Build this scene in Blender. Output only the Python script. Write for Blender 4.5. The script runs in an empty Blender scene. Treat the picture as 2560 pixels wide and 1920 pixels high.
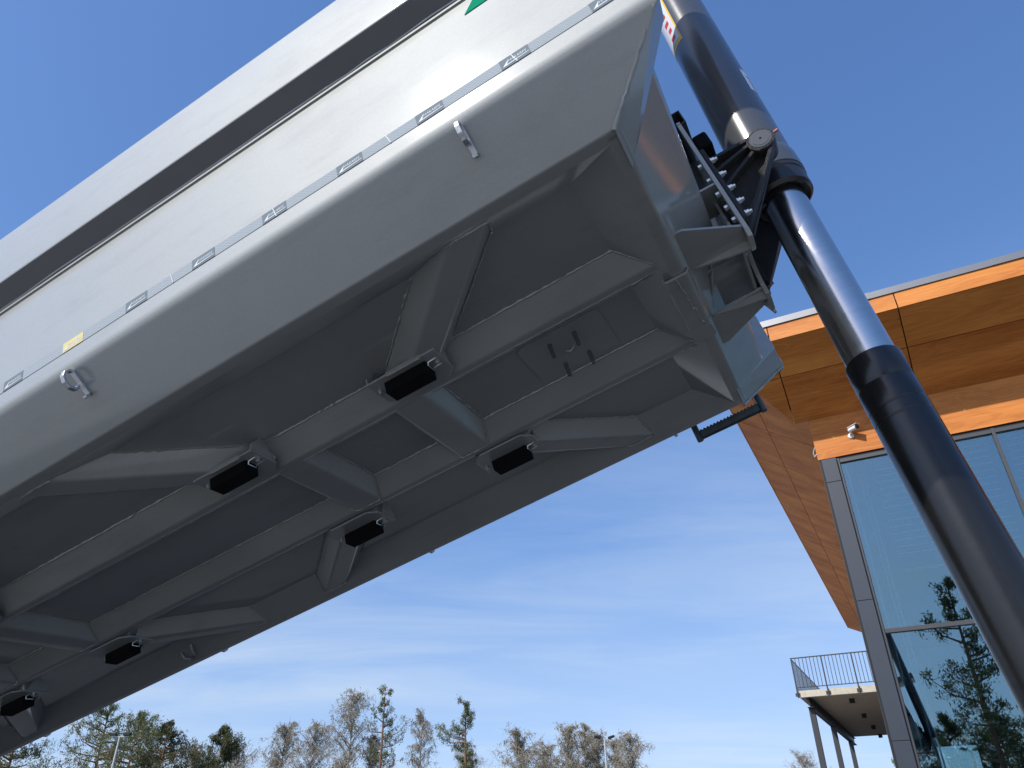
import bpy, bmesh, math, random
import numpy as np
from mathutils import Vector, Matrix

random.seed(7)
rng = np.random.default_rng(7)
scene = bpy.context.scene
col = scene.collection
R = math.radians

# ------------------------------------------------------------------ camera
CAM = Vector((0.0, 0.0, 1.5))
cam_d = bpy.data.cameras.new("camera")
cam_d.sensor_width = 36.0
cam_d.lens = 1842.16 / 2560 * 36.0
cam_d.clip_start = 0.05
cam_d.clip_end = 4000
cam = bpy.data.objects.new("camera", cam_d)
col.objects.link(cam)
RW = np.array([[0.99996, -0.00921, 0.0], [0.00483, 0.52454, 0.85137], [-0.00784, -0.85134, 0.52456]])
cx, cd, cf = RW[:, 0], RW[:, 1], RW[:, 2]
cam.matrix_world = Matrix(((cx[0], -cd[0], -cf[0], CAM.x), (cx[1], -cd[1], -cf[1], CAM.y),
                           (cx[2], -cd[2], -cf[2], CAM.z), (0, 0, 0, 1)))
scene.camera = cam
scene.render.resolution_x, scene.render.resolution_y = 1024, 768

# ------------------------------------------------------------------ light and sky
SUN_DIR = Vector((-0.563, -0.487, 0.668)).normalized()
world = bpy.data.worlds.new("World")
scene.world = world
world.use_nodes = True
wn, wl = world.node_tree.nodes, world.node_tree.links
wn.clear()
wout = wn.new("ShaderNodeOutputWorld")
wbg = wn.new("ShaderNodeBackground")
sky = wn.new("ShaderNodeTexSky")
sky.sky_type = 'NISHITA'
sky.sun_disc = False
sky.sun_elevation = math.asin(SUN_DIR.z)
sky.sun_rotation = math.atan2(SUN_DIR.x, SUN_DIR.y)
sky.air_density = 1.0
sky.dust_density = 0.45
sky.ozone_density = 2.6
wbg.inputs["Strength"].default_value = 0.15
tc = wn.new("ShaderNodeTexCoord")
sep = wn.new("ShaderNodeSeparateXYZ")
wl.new(tc.outputs["Generated"], sep.inputs[0])
zc = wn.new("ShaderNodeMath"); zc.operation = 'MAXIMUM'; zc.inputs[1].default_value = 0.0
wl.new(sep.outputs["Z"], zc.inputs[0])
za = wn.new("ShaderNodeMath"); za.operation = 'ADD'; za.inputs[1].default_value = 0.09
wl.new(zc.outputs[0], za.inputs[0])
dx = wn.new("ShaderNodeMath"); dx.operation = 'DIVIDE'
dy = wn.new("ShaderNodeMath"); dy.operation = 'DIVIDE'
wl.new(sep.outputs["X"], dx.inputs[0]); wl.new(za.outputs[0], dx.inputs[1])
wl.new(sep.outputs["Y"], dy.inputs[0]); wl.new(za.outputs[0], dy.inputs[1])
cmb = wn.new("ShaderNodeCombineXYZ")
wl.new(dx.outputs[0], cmb.inputs[0]); wl.new(dy.outputs[0], cmb.inputs[1])
cmap = wn.new("ShaderNodeMapping")
cmap.inputs["Rotation"].default_value = (0, 0, R(14))
cmap.inputs["Scale"].default_value = (0.5, 1.25, 1.0)
cmap.inputs["Location"].default_value = (1.7, 0.4, 0.0)
wl.new(cmb.outputs[0], cmap.inputs[0])
n1 = wn.new("ShaderNodeTexNoise"); n1.inputs["Scale"].default_value = 0.9
n1.inputs["Detail"].default_value = 9; n1.inputs["Roughness"].default_value = 0.62
n1.inputs["Distortion"].default_value = 0.5
wl.new(cmap.outputs[0], n1.inputs["Vector"])
n2 = wn.new("ShaderNodeTexNoise"); n2.inputs["Scale"].default_value = 0.38
n2.inputs["Detail"].default_value = 3
wl.new(cmap.outputs[0], n2.inputs["Vector"])
cr1 = wn.new("ShaderNodeMapRange"); cr1.inputs[1].default_value = 0.38; cr1.inputs[2].default_value = 0.72
cr2 = wn.new("ShaderNodeMapRange"); cr2.inputs[1].default_value = 0.33; cr2.inputs[2].default_value = 0.60
wl.new(n1.outputs["Fac"], cr1.inputs[0]); wl.new(n2.outputs["Fac"], cr2.inputs[0])
# cirrus sits low over the horizon
el = wn.new("ShaderNodeMapRange"); el.inputs[1].default_value = 0.60; el.inputs[2].default_value = 0.22
wl.new(sep.outputs["Z"], el.inputs[0])
m1 = wn.new("ShaderNodeMath"); m1.operation = 'MULTIPLY'
m2 = wn.new("ShaderNodeMath"); m2.operation = 'MULTIPLY'
m3 = wn.new("ShaderNodeMath"); m3.operation = 'MULTIPLY'; m3.inputs[1].default_value = 0.6
wl.new(cr1.outputs[0], m1.inputs[0]); wl.new(cr2.outputs[0], m1.inputs[1])
wl.new(m1.outputs[0], m2.inputs[0]); wl.new(el.outputs[0], m2.inputs[1])
wl.new(m2.outputs[0], m3.inputs[0])
hsv = wn.new("ShaderNodeHueSaturation")
hsv.inputs["Saturation"].default_value = 1.30
hsv.inputs["Value"].default_value = 1.30
hsv.inputs["Hue"].default_value = 0.510
sv = wn.new("ShaderNodeVectorMath"); sv.operation = 'MULTIPLY_ADD'
sv.inputs[1].default_value = (1.0, 1.0, 0.86); sv.inputs[2].default_value = (0.0, 0.0, 0.15)
wl.new(tc.outputs["Generated"], sv.inputs[0])
svn = wn.new("ShaderNodeVectorMath"); svn.operation = 'NORMALIZE'
wl.new(sv.outputs[0], svn.inputs[0]); wl.new(svn.outputs[0], sky.inputs["Vector"])
gam = wn.new("ShaderNodeGamma"); gam.inputs["Gamma"].default_value = 0.80
wl.new(sky.outputs[0], gam.inputs["Color"])
wl.new(gam.outputs[0], hsv.inputs["Color"])
veil = wn.new("ShaderNodeMapRange"); veil.interpolation_type = 'SMOOTHSTEP'
veil.inputs[1].default_value = 0.42; veil.inputs[2].default_value = 0.02
veil.inputs[3].default_value = 0.0; veil.inputs[4].default_value = 0.34
wl.new(sep.outputs["Z"], veil.inputs[0])
vadd = wn.new("ShaderNodeMath"); vadd.operation = 'ADD'; vadd.use_clamp = True
wl.new(m3.outputs[0], vadd.inputs[0]); wl.new(veil.outputs[0], vadd.inputs[1])
mix = wn.new("ShaderNodeMix"); mix.data_type = 'RGBA'
wl.new(vadd.outputs[0], mix.inputs["Factor"])
wl.new(hsv.outputs[0], mix.inputs["A"])
mix.inputs["B"].default_value = (3.3, 3.8, 4.4, 1)
wl.new(mix.outputs["Result"], wbg.inputs["Color"])
wl.new(wbg.outputs[0], wout.inputs["Surface"])

sun_d = bpy.data.lights.new("sun", 'SUN')
sun_d.energy = 3.4
sun_d.angle = R(0.53)
sun_d.color = (1.0, 0.955, 0.88)
sun = bpy.data.objects.new("sun", sun_d)
sun.rotation_euler = SUN_DIR.to_track_quat('Z', 'Y').to_euler()
sun.location = SUN_DIR * 60
col.objects.link(sun)

scene.view_settings.view_transform = 'Standard'
scene.view_settings.look = 'None'
scene.view_settings.gamma = 1.0
scene.view_settings.exposure = 0.5
scene.render.engine = 'CYCLES'
scene.cycles.max_bounces = 7
scene.cycles.diffuse_bounces = 3
scene.cycles.transparent_max_bounces = 16

# ------------------------------------------------------------------ materials
MATS = {}


def mat(name, color, rough=0.5, metal=0.0, var=0.0, var_scale=6.0, bump=0.0, bump_scale=200.0,
        spec=0.5, color2=None, stretch=(1, 1, 1), rvar=0.0, coat=0.0):
    m = bpy.data.materials.new(name)
    m.use_nodes = True
    nt = m.node_tree
    n, l = nt.nodes, nt.links
    p = n["Principled BSDF"]
    p.inputs["Roughness"].default_value = rough
    p.inputs["Metallic"].default_value = metal
    p.inputs["Specular IOR Level"].default_value = spec
    p.inputs["Coat Weight"].default_value = coat
    p.inputs["Coat Roughness"].default_value = 0.2
    p.inputs["Base Color"].default_value = (*color, 1)
    t = n.new("ShaderNodeTexCoord")
    mp = n.new("ShaderNodeMapping")
    mp.inputs["Scale"].default_value = stretch
    l.new(t.outputs["Object"], mp.inputs[0])
    if var > 0:
        nz = n.new("ShaderNodeTexNoise")
        nz.inputs["Scale"].default_value = var_scale
        nz.inputs["Detail"].default_value = 6
        nz.inputs["Roughness"].default_value = 0.6
        l.new(mp.outputs[0], nz.inputs["Vector"])
        mr = n.new("ShaderNodeMapRange")
        mr.inputs[1].default_value = 0.25; mr.inputs[2].default_value = 0.75
        l.new(nz.outputs["Fac"], mr.inputs[0])
        mx = n.new("ShaderNodeMix"); mx.data_type = 'RGBA'
        c2 = color2 if color2 else tuple(c * (1 - var) for c in color)
        c1 = color if color2 else tuple(min(1, c * (1 + var)) for c in color)
        mx.inputs["A"].default_value = (*c2, 1)
        mx.inputs["B"].default_value = (*c1, 1)
        l.new(mr.outputs[0], mx.inputs["Factor"])
        l.new(mx.outputs["Result"], p.inputs["Base Color"])
        if rvar > 0:
            rr = n.new("ShaderNodeMapRange")
            rr.inputs[1].default_value = 0.3; rr.inputs[2].default_value = 0.7
            rr.inputs[3].default_value = rough - rvar; rr.inputs[4].default_value = rough + rvar
            l.new(nz.outputs["Fac"], rr.inputs[0])
            l.new(rr.outputs[0], p.inputs["Roughness"])
    if bump > 0:
        nb = n.new("ShaderNodeTexNoise")
        nb.inputs["Scale"].default_value = bump_scale
        nb.inputs["Detail"].default_value = 3
        l.new(mp.outputs[0], nb.inputs["Vector"])
        b = n.new("ShaderNodeBump")
        b.inputs["Strength"].default_value = bump
        b.inputs["Distance"].default_value = 0.01
        l.new(nb.outputs["Fac"], b.inputs["Height"])
        l.new(b.outputs[0], p.inputs["Normal"])
    MATS[name] = m
    return m


def paint_material():
    m = mat("silver_paint", (0.305, 0.316, 0.303), 0.66, 0.3, var=0.08, var_scale=1.6, rvar=0.05, coat=1.0)
    nt = m.node_tree; n, l = nt.nodes, nt.links
    p = n["Principled BSDF"]
    p.inputs["Coat Roughness"].default_value = 0.09
    p.inputs["Coat IOR"].default_value = 1.58
    t = n.new("ShaderNodeTexCoord")
    f1 = n.new("ShaderNodeTexNoise"); f1.inputs["Scale"].default_value = 330; f1.inputs["Detail"].default_value = 2
    l.new(t.outputs["Object"], f1.inputs["Vector"])
    f2 = n.new("ShaderNodeTexNoise"); f2.inputs["Scale"].default_value = 1.3; f2.inputs["Detail"].default_value = 3
    l.new(t.outputs["Object"], f2.inputs["Vector"])
    b1 = n.new("ShaderNodeBump"); b1.inputs["Strength"].default_value = 0.05; b1.inputs["Distance"].default_value = 0.002
    b2 = n.new("ShaderNodeBump"); b2.inputs["Strength"].default_value = 0.16; b2.inputs["Distance"].default_value = 0.03
    l.new(f1.outputs["Fac"], b1.inputs["Height"])
    l.new(f2.outputs["Fac"], b2.inputs["Height"])
    l.new(b2.outputs[0], b1.inputs["Normal"])
    l.new(b1.outputs[0], p.inputs["Normal"])
    src = p.inputs["Base Color"].links[0].from_socket
    g1 = n.new("ShaderNodeTexNoise"); g1.inputs["Scale"].default_value = 120; g1.inputs["Detail"].default_value = 4
    g1.inputs["Roughness"].default_value = 0.8
    l.new(t.outputs["Object"], g1.inputs["Vector"])
    gr = n.new("ShaderNodeMapRange"); gr.inputs[1].default_value = 0.3; gr.inputs[2].default_value = 0.7
    gr.inputs[3].default_value = 0.945; gr.inputs[4].default_value = 1.05
    l.new(g1.outputs["Fac"], gr.inputs[0])
    mpd = n.new("ShaderNodeMapping"); mpd.inputs["Scale"].default_value = (0.7, 3.0, 3.0)
    l.new(t.outputs["Object"], mpd.inputs[0])
    g2 = n.new("ShaderNodeTexNoise"); g2.inputs["Scale"].default_value = 2.4; g2.inputs["Detail"].default_value = 8
    g2.inputs["Roughness"].default_value = 0.7
    l.new(mpd.outputs[0], g2.inputs["Vector"])
    gd_ = n.new("ShaderNodeMapRange"); gd_.inputs[1].default_value = 0.52; gd_.inputs[2].default_value = 0.75
    gd_.inputs[3].default_value = 1.0; gd_.inputs[4].default_value = 0.86
    l.new(g2.outputs["Fac"], gd_.inputs[0])
    mm = n.new("ShaderNodeMath"); mm.operation = 'MULTIPLY'
    l.new(gr.outputs[0], mm.inputs[0]); l.new(gd_.outputs[0], mm.inputs[1])
    sc_ = n.new("ShaderNodeVectorMath"); sc_.operation = 'SCALE'
    l.new(src, sc_.inputs[0]); l.new(mm.outputs[0], sc_.inputs["Scale"])
    l.new(sc_.outputs[0], p.inputs["Base Color"])
    return m


paint_material()
mat("dark_grey", (0.105, 0.105, 0.102), 0.7, 0, var=0.1, var_scale=3, spec=0.3)
mat("rubber", (0.004, 0.004, 0.005), 0.85, 0, spec=0.15)
mat("galvanised", (0.52, 0.54, 0.56), 0.38, 0.7, var=0.15, var_scale=40, bump=0.15, bump_scale=120)
mat("cast_black", (0.022, 0.021, 0.022), 0.42, 0, var=0.2, var_scale=30, bump=0.9, bump_scale=260, spec=0.6)
mat("black_gloss", (0.018, 0.018, 0.02), 0.3, 0, var=0.2, var_scale=4, bump=0.03, bump_scale=60, spec=0.5)
mat("black_satin", (0.009, 0.0088, 0.009), 0.24, 0.0, var=0.25, var_scale=3, bump=0.04, bump_scale=40, spec=0.55, rvar=0.05)
mat("tube_grey", (0.060, 0.062, 0.067), 0.2, 0.0, var=0.06, var_scale=4, bump=0.02, bump_scale=30, spec=0.6, coat=0.5)
mat("chrome", (0.60, 0.585, 0.57), 0.2, 1.0, var=0.06, var_scale=3, stretch=(1, 1, 60), bump=0.02, bump_scale=400, rvar=0.04)
mat("zinc", (0.62, 0.66, 0.64), 0.3, 0.85, var=0.1, var_scale=60)
mat("decal_green", (0.005, 0.24, 0.13), 0.9, spec=0.05)
mat("decal_white", (0.75, 0.78, 0.8), 0.3)
mat("decal_yellow", (0.85, 0.55, 0.05), 0.35)
mat("decal_red", (0.65, 0.04, 0.05), 0.35)
mat("label_grey", (0.155, 0.19, 0.215), 0.7, spec=0.1)
mat("label_yellow", (0.60, 0.52, 0.25), 0.7, spec=0.1)
mat("tape_text", (0.62, 0.65, 0.68), 0.6, spec=0.15)
mat("copper", (0.55, 0.22, 0.15), 0.35, 0.8)
mat("asphalt", (0.05, 0.05, 0.05), 0.9, 0, var=0.18, var_scale=0.7, bump=0.5, bump_scale=60)
mat("flashing", (0.20, 0.205, 0.215), 0.38, 0.55, var=0.06, var_scale=1.0, bump=0.1, bump_scale=2.0)
mat("frame_grey", (0.05, 0.052, 0.057), 0.5, 0.1, var=0.06, var_scale=1.2)
mat("column_grey", (0.028, 0.037, 0.054), 0.5, 0.0, var=0.07, var_scale=0.9, bump=0.06, bump_scale=3)
mat("gasket", (0.01, 0.01, 0.011), 0.7)
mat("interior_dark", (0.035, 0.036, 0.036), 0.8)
mat("interior_white", (0.7, 0.72, 0.72), 0.6)
mat("interior_wood", (0.55, 0.36, 0.18), 0.5, var=0.2, var_scale=5)
mat("cctv_white", (0.78, 0.78, 0.76), 0.35)
mat("concrete", (0.50, 0.46, 0.38), 0.85, var=0.18, var_scale=6, bump=0.3, bump_scale=60)
mat("timber_deck", (0.29, 0.22, 0.155), 0.7, var=0.25, var_scale=3, stretch=(1, 8, 1))
mat("rail_grey", (0.03, 0.033, 0.038), 0.55, 0.0)
mat("pole_grey", (0.50, 0.53, 0.52), 0.5, 0.3)
mat("bark_pine", (0.20, 0.115, 0.07), 0.9, var=0.35, var_scale=4)
mat("bark_birch", (0.34, 0.30, 0.25), 0.85, var=0.45, var_scale=3)
mat("tyre", (0.012, 0.012, 0.012), 0.8, bump=0.4, bump_scale=30)
mat("step_zinc", (0.10, 0.125, 0.135), 0.55, 0.5, var=0.2, var_scale=20)


def leaf_mat(name, c1, c2):
    m = bpy.data.materials.new(name)
    m.use_nodes = True
    n, l = m.node_tree.nodes, m.node_tree.links
    p = n["Principled BSDF"]
    p.inputs["Roughness"].default_value = 0.55
    t = n.new("ShaderNodeTexCoord")
    nz = n.new("ShaderNodeTexNoise"); nz.inputs["Scale"].default_value = 0.9; nz.inputs["Detail"].default_value = 5
    l.new(t.outputs["Object"], nz.inputs["Vector"])
    mr = n.new("ShaderNodeMapRange"); mr.inputs[1].default_value = 0.35; mr.inputs[2].default_value = 0.65
    l.new(nz.outputs["Fac"], mr.inputs[0])
    mx = n.new("ShaderNodeMix"); mx.data_type = 'RGBA'
    mx.inputs["A"].default_value = (*c1, 1); mx.inputs["B"].default_value = (*c2, 1)
    l.new(mr.outputs[0], mx.inputs["Factor"])
    l.new(mx.outputs["Result"], p.inputs["Base Color"])
    tr = n.new("ShaderNodeBsdfTranslucent")
    l.new(mx.outputs["Result"], tr.inputs["Color"])
    ms = n.new("ShaderNodeMixShader"); ms.inputs[0].default_value = 0.42
    l.new(p.outputs[0], ms.inputs[1]); l.new(tr.outputs[0], ms.inputs[2])
    l.new(ms.outputs[0], n["Material Output"].inputs["Surface"])
    MATS[name] = m


leaf_mat("needles", (0.125, 0.15, 0.055), (0.21, 0.225, 0.09))
leaf_mat("needles_dark", (0.075, 0.092, 0.035), (0.14, 0.15, 0.06))
leaf_mat("birch_buds", (0.26, 0.215, 0.115), (0.34, 0.30, 0.15))


def wood_material():
    m = bpy.data.materials.new("wood_laminate")
    m.use_nodes = True
    n, l = m.node_tree.nodes, m.node_tree.links
    p = n["Principled BSDF"]
    p.inputs["Roughness"].default_value = 0.5
    p.inputs["Specular IOR Level"].default_value = 0.25
    t = n.new("ShaderNodeTexCoord")
    oi = n.new("ShaderNodeObjectInfo")
    off = n.new("ShaderNodeVectorMath"); off.operation = 'SCALE'; off.inputs["Scale"].default_value = 17.0
    cmbx = n.new("ShaderNodeCombineXYZ")
    l.new(oi.outputs["Random"], cmbx.inputs[0]); l.new(oi.outputs["Random"], cmbx.inputs[1])
    l.new(oi.outputs["Random"], cmbx.inputs[2])
    l.new(cmbx.outputs[0], off.inputs[0])
    add = n.new("ShaderNodeVectorMath"); add.operation = 'ADD'
    l.new(t.outputs["Object"], add.inputs[0]); l.new(off.outputs[0], add.inputs[1])
    mp = n.new("ShaderNodeMapping"); mp.inputs["Scale"].default_value = (0.35, 2.4, 2.4)
    l.new(add.outputs[0], mp.inputs[0])
    nz = n.new("ShaderNodeTexNoise"); nz.inputs["Scale"].default_value = 1.0
    nz.inputs["Detail"].default_value = 4; nz.inputs["Distortion"].default_value = 1.2
    l.new(mp.outputs[0], nz.inputs["Vector"])
    ring = n.new("ShaderNodeMath"); ring.operation = 'MULTIPLY'; ring.inputs[1].default_value = 70.0
    l.new(nz.outputs["Fac"], ring.inputs[0])
    sn = n.new("ShaderNodeMath"); sn.operation = 'SINE'
    l.new(ring.outputs[0], sn.inputs[0])
    fine = n.new("ShaderNodeMapping"); fine.inputs["Scale"].default_value = (1.2, 38.0, 38.0)
    l.new(add.outputs[0], fine.inputs[0])
    nf = n.new("ShaderNodeTexNoise"); nf.inputs["Scale"].default_value = 1.5; nf.inputs["Detail"].default_value = 4
    l.new(fine.outputs[0], nf.inputs["Vector"])
    nb = n.new("ShaderNodeTexNoise"); nb.inputs["Scale"].default_value = 0.8; nb.inputs["Detail"].default_value = 3
    l.new(mp.outputs[0], nb.inputs["Vector"])
    a = n.new("ShaderNodeMath"); a.operation = 'MULTIPLY_ADD'; a.inputs[1].default_value = 0.045; a.inputs[2].default_value = 0.0
    l.new(sn.outputs[0], a.inputs[0])
    b = n.new("ShaderNodeMath"); b.operation = 'MULTIPLY_ADD'; b.inputs[1].default_value = 0.38
    l.new(nf.outputs["Fac"], b.inputs[0]); l.new(a.outputs[0], b.inputs[2])
    c = n.new("ShaderNodeMath"); c.operation = 'MULTIPLY_ADD'; c.inputs[1].default_value = 0.85
    l.new(nb.outputs["Fac"], c.inputs[0]); l.new(b.outputs[0], c.inputs[2])
    ramp = n.new("ShaderNodeValToRGB")
    ramp.color_ramp.elements[0].position = 0.40; ramp.color_ramp.elements[0].color = (0.40, 0.112, 0.019, 1)
    ramp.color_ramp.elements[1].position = 0.85; ramp.color_ramp.elements[1].color = (0.72, 0.275, 0.058, 1)
    l.new(c.outputs[0], ramp.inputs[0])
    l.new(ramp.outputs[0], p.inputs["Base Color"])
    MATS["wood"] = m


wood_material()


def tape_material():
    m = mat("reflective_tape", (0.45, 0.50, 0.53), 0.7, spec=0.1)
    n, l = m.node_tree.nodes, m.node_tree.links
    p = n["Principled BSDF"]
    t = n.new("ShaderNodeTexCoord")
    prev = None
    for ang in (52, -52):
        mp = n.new("ShaderNodeMapping"); mp.inputs["Rotation"].default_value = (0, R(ang), 0)
        l.new(t.outputs["Object"], mp.inputs[0])
        w = n.new("ShaderNodeTexWave"); w.wave_type = 'BANDS'; w.bands_direction = 'X'
        w.inputs["Scale"].default_value = 46; w.inputs["Distortion"].default_value = 0
        l.new(mp.outputs[0], w.inputs["Vector"])
        g = n.new("ShaderNodeMath"); g.operation = 'GREATER_THAN'; g.inputs[1].default_value = 0.78
        l.new(w.outputs["Fac"], g.inputs[0])
        if prev is None:
            prev = g
        else:
            mx = n.new("ShaderNodeMath"); mx.operation = 'MAXIMUM'
            l.new(prev.outputs[0], mx.inputs[0]); l.new(g.outputs[0], mx.inputs[1])
            prev = mx
    mc = n.new("ShaderNodeMix"); mc.data_type = 'RGBA'
    mc.inputs["A"].default_value = (0.22, 0.255, 0.28, 1)
    mc.inputs["B"].default_value = (0.36, 0.40, 0.43, 1)
    l.new(prev.outputs[0], mc.inputs["Factor"])
    l.new(mc.outputs["Result"], p.inputs["Base Color"])


tape_material()


def glass_material(name, refl, tint):
    m = bpy.data.materials.new(name)
    m.use_nodes = True
    n, l = m.node_tree.nodes, m.node_tree.links
    n.remove(n["Principled BSDF"])
    tr = n.new("ShaderNodeBsdfTransparent"); tr.inputs[0].default_value = (*tint, 1)
    gl = n.new("ShaderNodeBsdfGlossy"); gl.inputs["Color"].default_value = (0.72, 0.96, 1.0, 1)
    gl.inputs["Roughness"].default_value = 0.0
    fr = n.new("ShaderNodeFresnel"); fr.inputs[0].default_value = 1.5
    mr = n.new("ShaderNodeMapRange"); mr.inputs[1].default_value = 0.0; mr.inputs[2].default_value = 1.0
    mr.inputs[3].default_value = refl; mr.inputs[4].default_value = 1.0
    l.new(fr.outputs[0], mr.inputs[0])
    t = n.new("ShaderNodeTexCoord")
    nz = n.new("ShaderNodeTexNoise"); nz.inputs["Scale"].default_value = 0.9; nz.inputs["Detail"].default_value = 1
    l.new(t.outputs["Object"], nz.inputs["Vector"])
    bp = n.new("ShaderNodeBump"); bp.inputs["Strength"].default_value = 0.004; bp.inputs["Distance"].default_value = 0.02
    l.new(nz.outputs["Fac"], bp.inputs["Height"])
    ms = n.new("ShaderNodeMixShader")
    l.new(mr.outputs[0], ms.inputs[0]); l.new(tr.outputs[0], ms.inputs[1]); l.new(gl.outputs[0], ms.inputs[2])
    l.new(ms.outputs[0], n["Material Output"].inputs["Surface"])
    MATS[name] = m


glass_material("facade_glass", 0.17, (0.62, 0.74, 0.76))
glass_material("clear_glass", 0.04, (0.85, 0.92, 0.92))


# ------------------------------------------------------------------ mesh helpers
class MB:
    """collects shapes in thing-local coordinates; build() links ONE mesh object"""

    def __init__(self):
        self.v, self.f = [], []

    def poly(self, pts):
        b = len(self.v)
        self.v += [tuple(p) for p in pts]
        self.f.append(tuple(range(b, b + len(pts))))
        return self

    def box(self, lo, hi):
        (x0, y0, z0), (x1, y1, z1) = lo, hi
        b = len(self.v)
        self.v += [(x0, y0, z0), (x1, y0, z0), (x1, y1, z0), (x0, y1, z0),
                   (x0, y0, z1), (x1, y0, z1), (x1, y1, z1), (x0, y1, z1)]
        for q in ((0, 3, 2, 1), (4, 5, 6, 7), (0, 1, 5, 4), (1, 2, 6, 5), (2, 3, 7, 6), (3, 0, 4, 7)):
            self.f.append(tuple(b + i for i in q))
        return self

    def loft(self, rings, closed=True, caps=True):
        b = len(self.v)
        k = len(rings[0])
        for r in rings:
            self.v += [tuple(p) for p in r]
        for i in range(len(rings) - 1):
            for j in range(k if closed else k - 1):
                j2 = (j + 1) % k
                self.f.append((b + i * k + j, b + i * k + j2, b + (i + 1) * k + j2, b + (i + 1) * k + j))
        if caps and closed:
            self.f.append(tuple(b + j for j in reversed(range(k))))
            self.f.append(tuple(b + (len(rings) - 1) * k + j for j in range(k)))
        return self

    def prism(self, pts, vec):
        vec = Vector(vec)
        return self.loft([[Vector(p) for p in pts], [Vector(p) + vec for p in pts]])

    def tube(self, path, rad, n=8, caps=True):
        path = [Vector(p) for p in path]
        rads = rad if isinstance(rad, (list, tuple)) else [rad] * len(path)
        rings = []
        d0 = (path[1] - path[0]).normalized()
        ref = Vector((0, 0, 1)) if abs(d0.z) < 0.9 else Vector((1, 0, 0))
        for i, p in enumerate(path):
            if i == 0:
                d = path[1] - path[0]
            elif i == len(path) - 1:
                d = path[-1] - path[-2]
            else:
                d = path[i + 1] - path[i - 1]
            d.normalize()
            u = d.cross(ref)
            if u.length < 1e-5:
                u = d.cross(Vector((0, 1, 0)))
            u.normalize()
            w = u.cross(d)
            rings.append([p + (u * math.cos(a) + w * math.sin(a)) * rads[i]
                          for a in (2 * math.pi * j / n for j in range(n))])
        return self.loft(rings, True, caps)

    def lathe(self, prof, origin, axis, n=48, caps=True):
        """prof = [(r, t)] along axis from origin"""
        o, ax = Vector(origin), Vector(axis).normalized()
        ref = Vector((0, 1, 0)) if abs(ax.y) < 0.9 else Vector((1, 0, 0))
        u = ax.cross(ref).normalized(); w = ax.cross(u)
        rings = [[o + ax * t + (u * math.cos(a) + w * math.sin(a)) * r
                  for a in (2 * math.pi * j / n for j in range(n))] for r, t in prof]
        return self.loft(rings, True, caps)

    def build(self, name, material, parent=None, xf=None, smooth=None, bevel=0.0, fix=True):
        me = bpy.data.meshes.new(name)
        v = [xf(p) for p in self.v] if xf else self.v
        me.from_pydata([tuple(p) for p in v], [], self.f)
        if fix:
            bm = bmesh.new(); bm.from_mesh(me)
            bmesh.ops.remove_doubles(bm, verts=bm.verts, dist=1e-6)
            if bevel > 0:
                ed = [e for e in bm.edges if len(e.link_faces) == 2 and e.calc_face_angle(0) > R(25)]
                bmesh.ops.bevel(bm, geom=ed, offset=bevel, segments=2, profile=0.5, affect='EDGES', clamp_overlap=True)
            bmesh.ops.recalc_face_normals(bm, faces=bm.faces)
            bm.to_mesh(me); bm.free()
        if smooth is not None:
            me.polygons.foreach_set("use_smooth", [True] * len(me.polygons))
            me.set_sharp_from_angle(angle=R(smooth))
        me.materials.append(MATS[material])
        me.update()
        o = bpy.data.objects.new(name, me)
        col.objects.link(o)
        if parent is not None:
            o.parent = parent
        return o


def tag(o, label=None, cat=None, group=None, kind=None):
    for k, val in (("label", label), ("category", cat), ("group", group), ("kind", kind)):
        if val:
            o[k] = val
    return o


def empty(name, mw):
    o = bpy.data.objects.new(name, None)
    o.empty_display_size = 0.3
    col.objects.link(o)
    o.matrix_world = mw
    return o


def fillet(pts, radii, n=6):
    """2D polyline with rounded corners"""
    out = [tuple(pts[0])]
    for i in range(1, len(pts) - 1):
        p = Vector(pts[i]); a = Vector(pts[i - 1]); c = Vector(pts[i + 1]); r = radii[i]
        if r <= 0:
            out.append(tuple(p)); continue
        d1 = (a - p).normalized(); d2 = (c - p).normalized()
        ang = d1.angle(d2)
        t = min(r / math.tan(ang / 2), (a - p).length * 0.49, (c - p).length * 0.49)
        s, e = p + d1 * t, p + d2 * t
        for k in range(n + 1):
            q = k / n
            out.append(tuple((1 - q) ** 2 * s + 2 * q * (1 - q) * p + q * q * e))
    out.append(tuple(pts[-1]))
    return out


def mesh_fast(name, verts, quads, material, parent=None):
    me = bpy.data.meshes.new(name)
    v = np.asarray(verts, dtype=np.float32); q = np.asarray(quads, dtype=np.int32)
    me.vertices.add(len(v)); me.vertices.foreach_set("co", v.ravel())
    k = q.shape[1]
    me.loops.add(q.size); me.loops.foreach_set("vertex_index", q.ravel())
    me.polygons.add(len(q))
    me.polygons.foreach_set("loop_start", np.arange(0, q.size, k, dtype=np.int32))
    me.polygons.foreach_set("loop_total", np.full(len(q), k, dtype=np.int32))
    me.update(calc_edges=True)
    me.materials.append(MATS[material])
    o = bpy.data.objects.new(name, me)
    col.objects.link(o)
    if parent is not None:
        o.parent = parent
    return o


def text_mesh(txt, size, shear=0.0, spacing=1.0):
    c = bpy.data.curves.new("lettering", 'FONT')
    c.body = txt; c.size = size; c.shear = shear; c.space_character = spacing
    c.resolution_u = 2
    o = bpy.data.objects.new("lettering", c)
    col.objects.link(o)
    dg = bpy.context.evaluated_depsgraph_get()
    me = bpy.data.meshes.new_from_object(o.evaluated_get(dg))
    bpy.data.objects.remove(o); bpy.data.curves.remove(c)
    return me


# =================================================================== ground
gm = MB()
G = 1500.0
gm.poly([(-G, -G, 0), (G, -G, 0), (G, G, 0), (-G, G, 0)])
ground = gm.build("ground", "asphalt")
tag(ground, "pale worn asphalt yard under the trailer and building", "ground", kind="structure")

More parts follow.
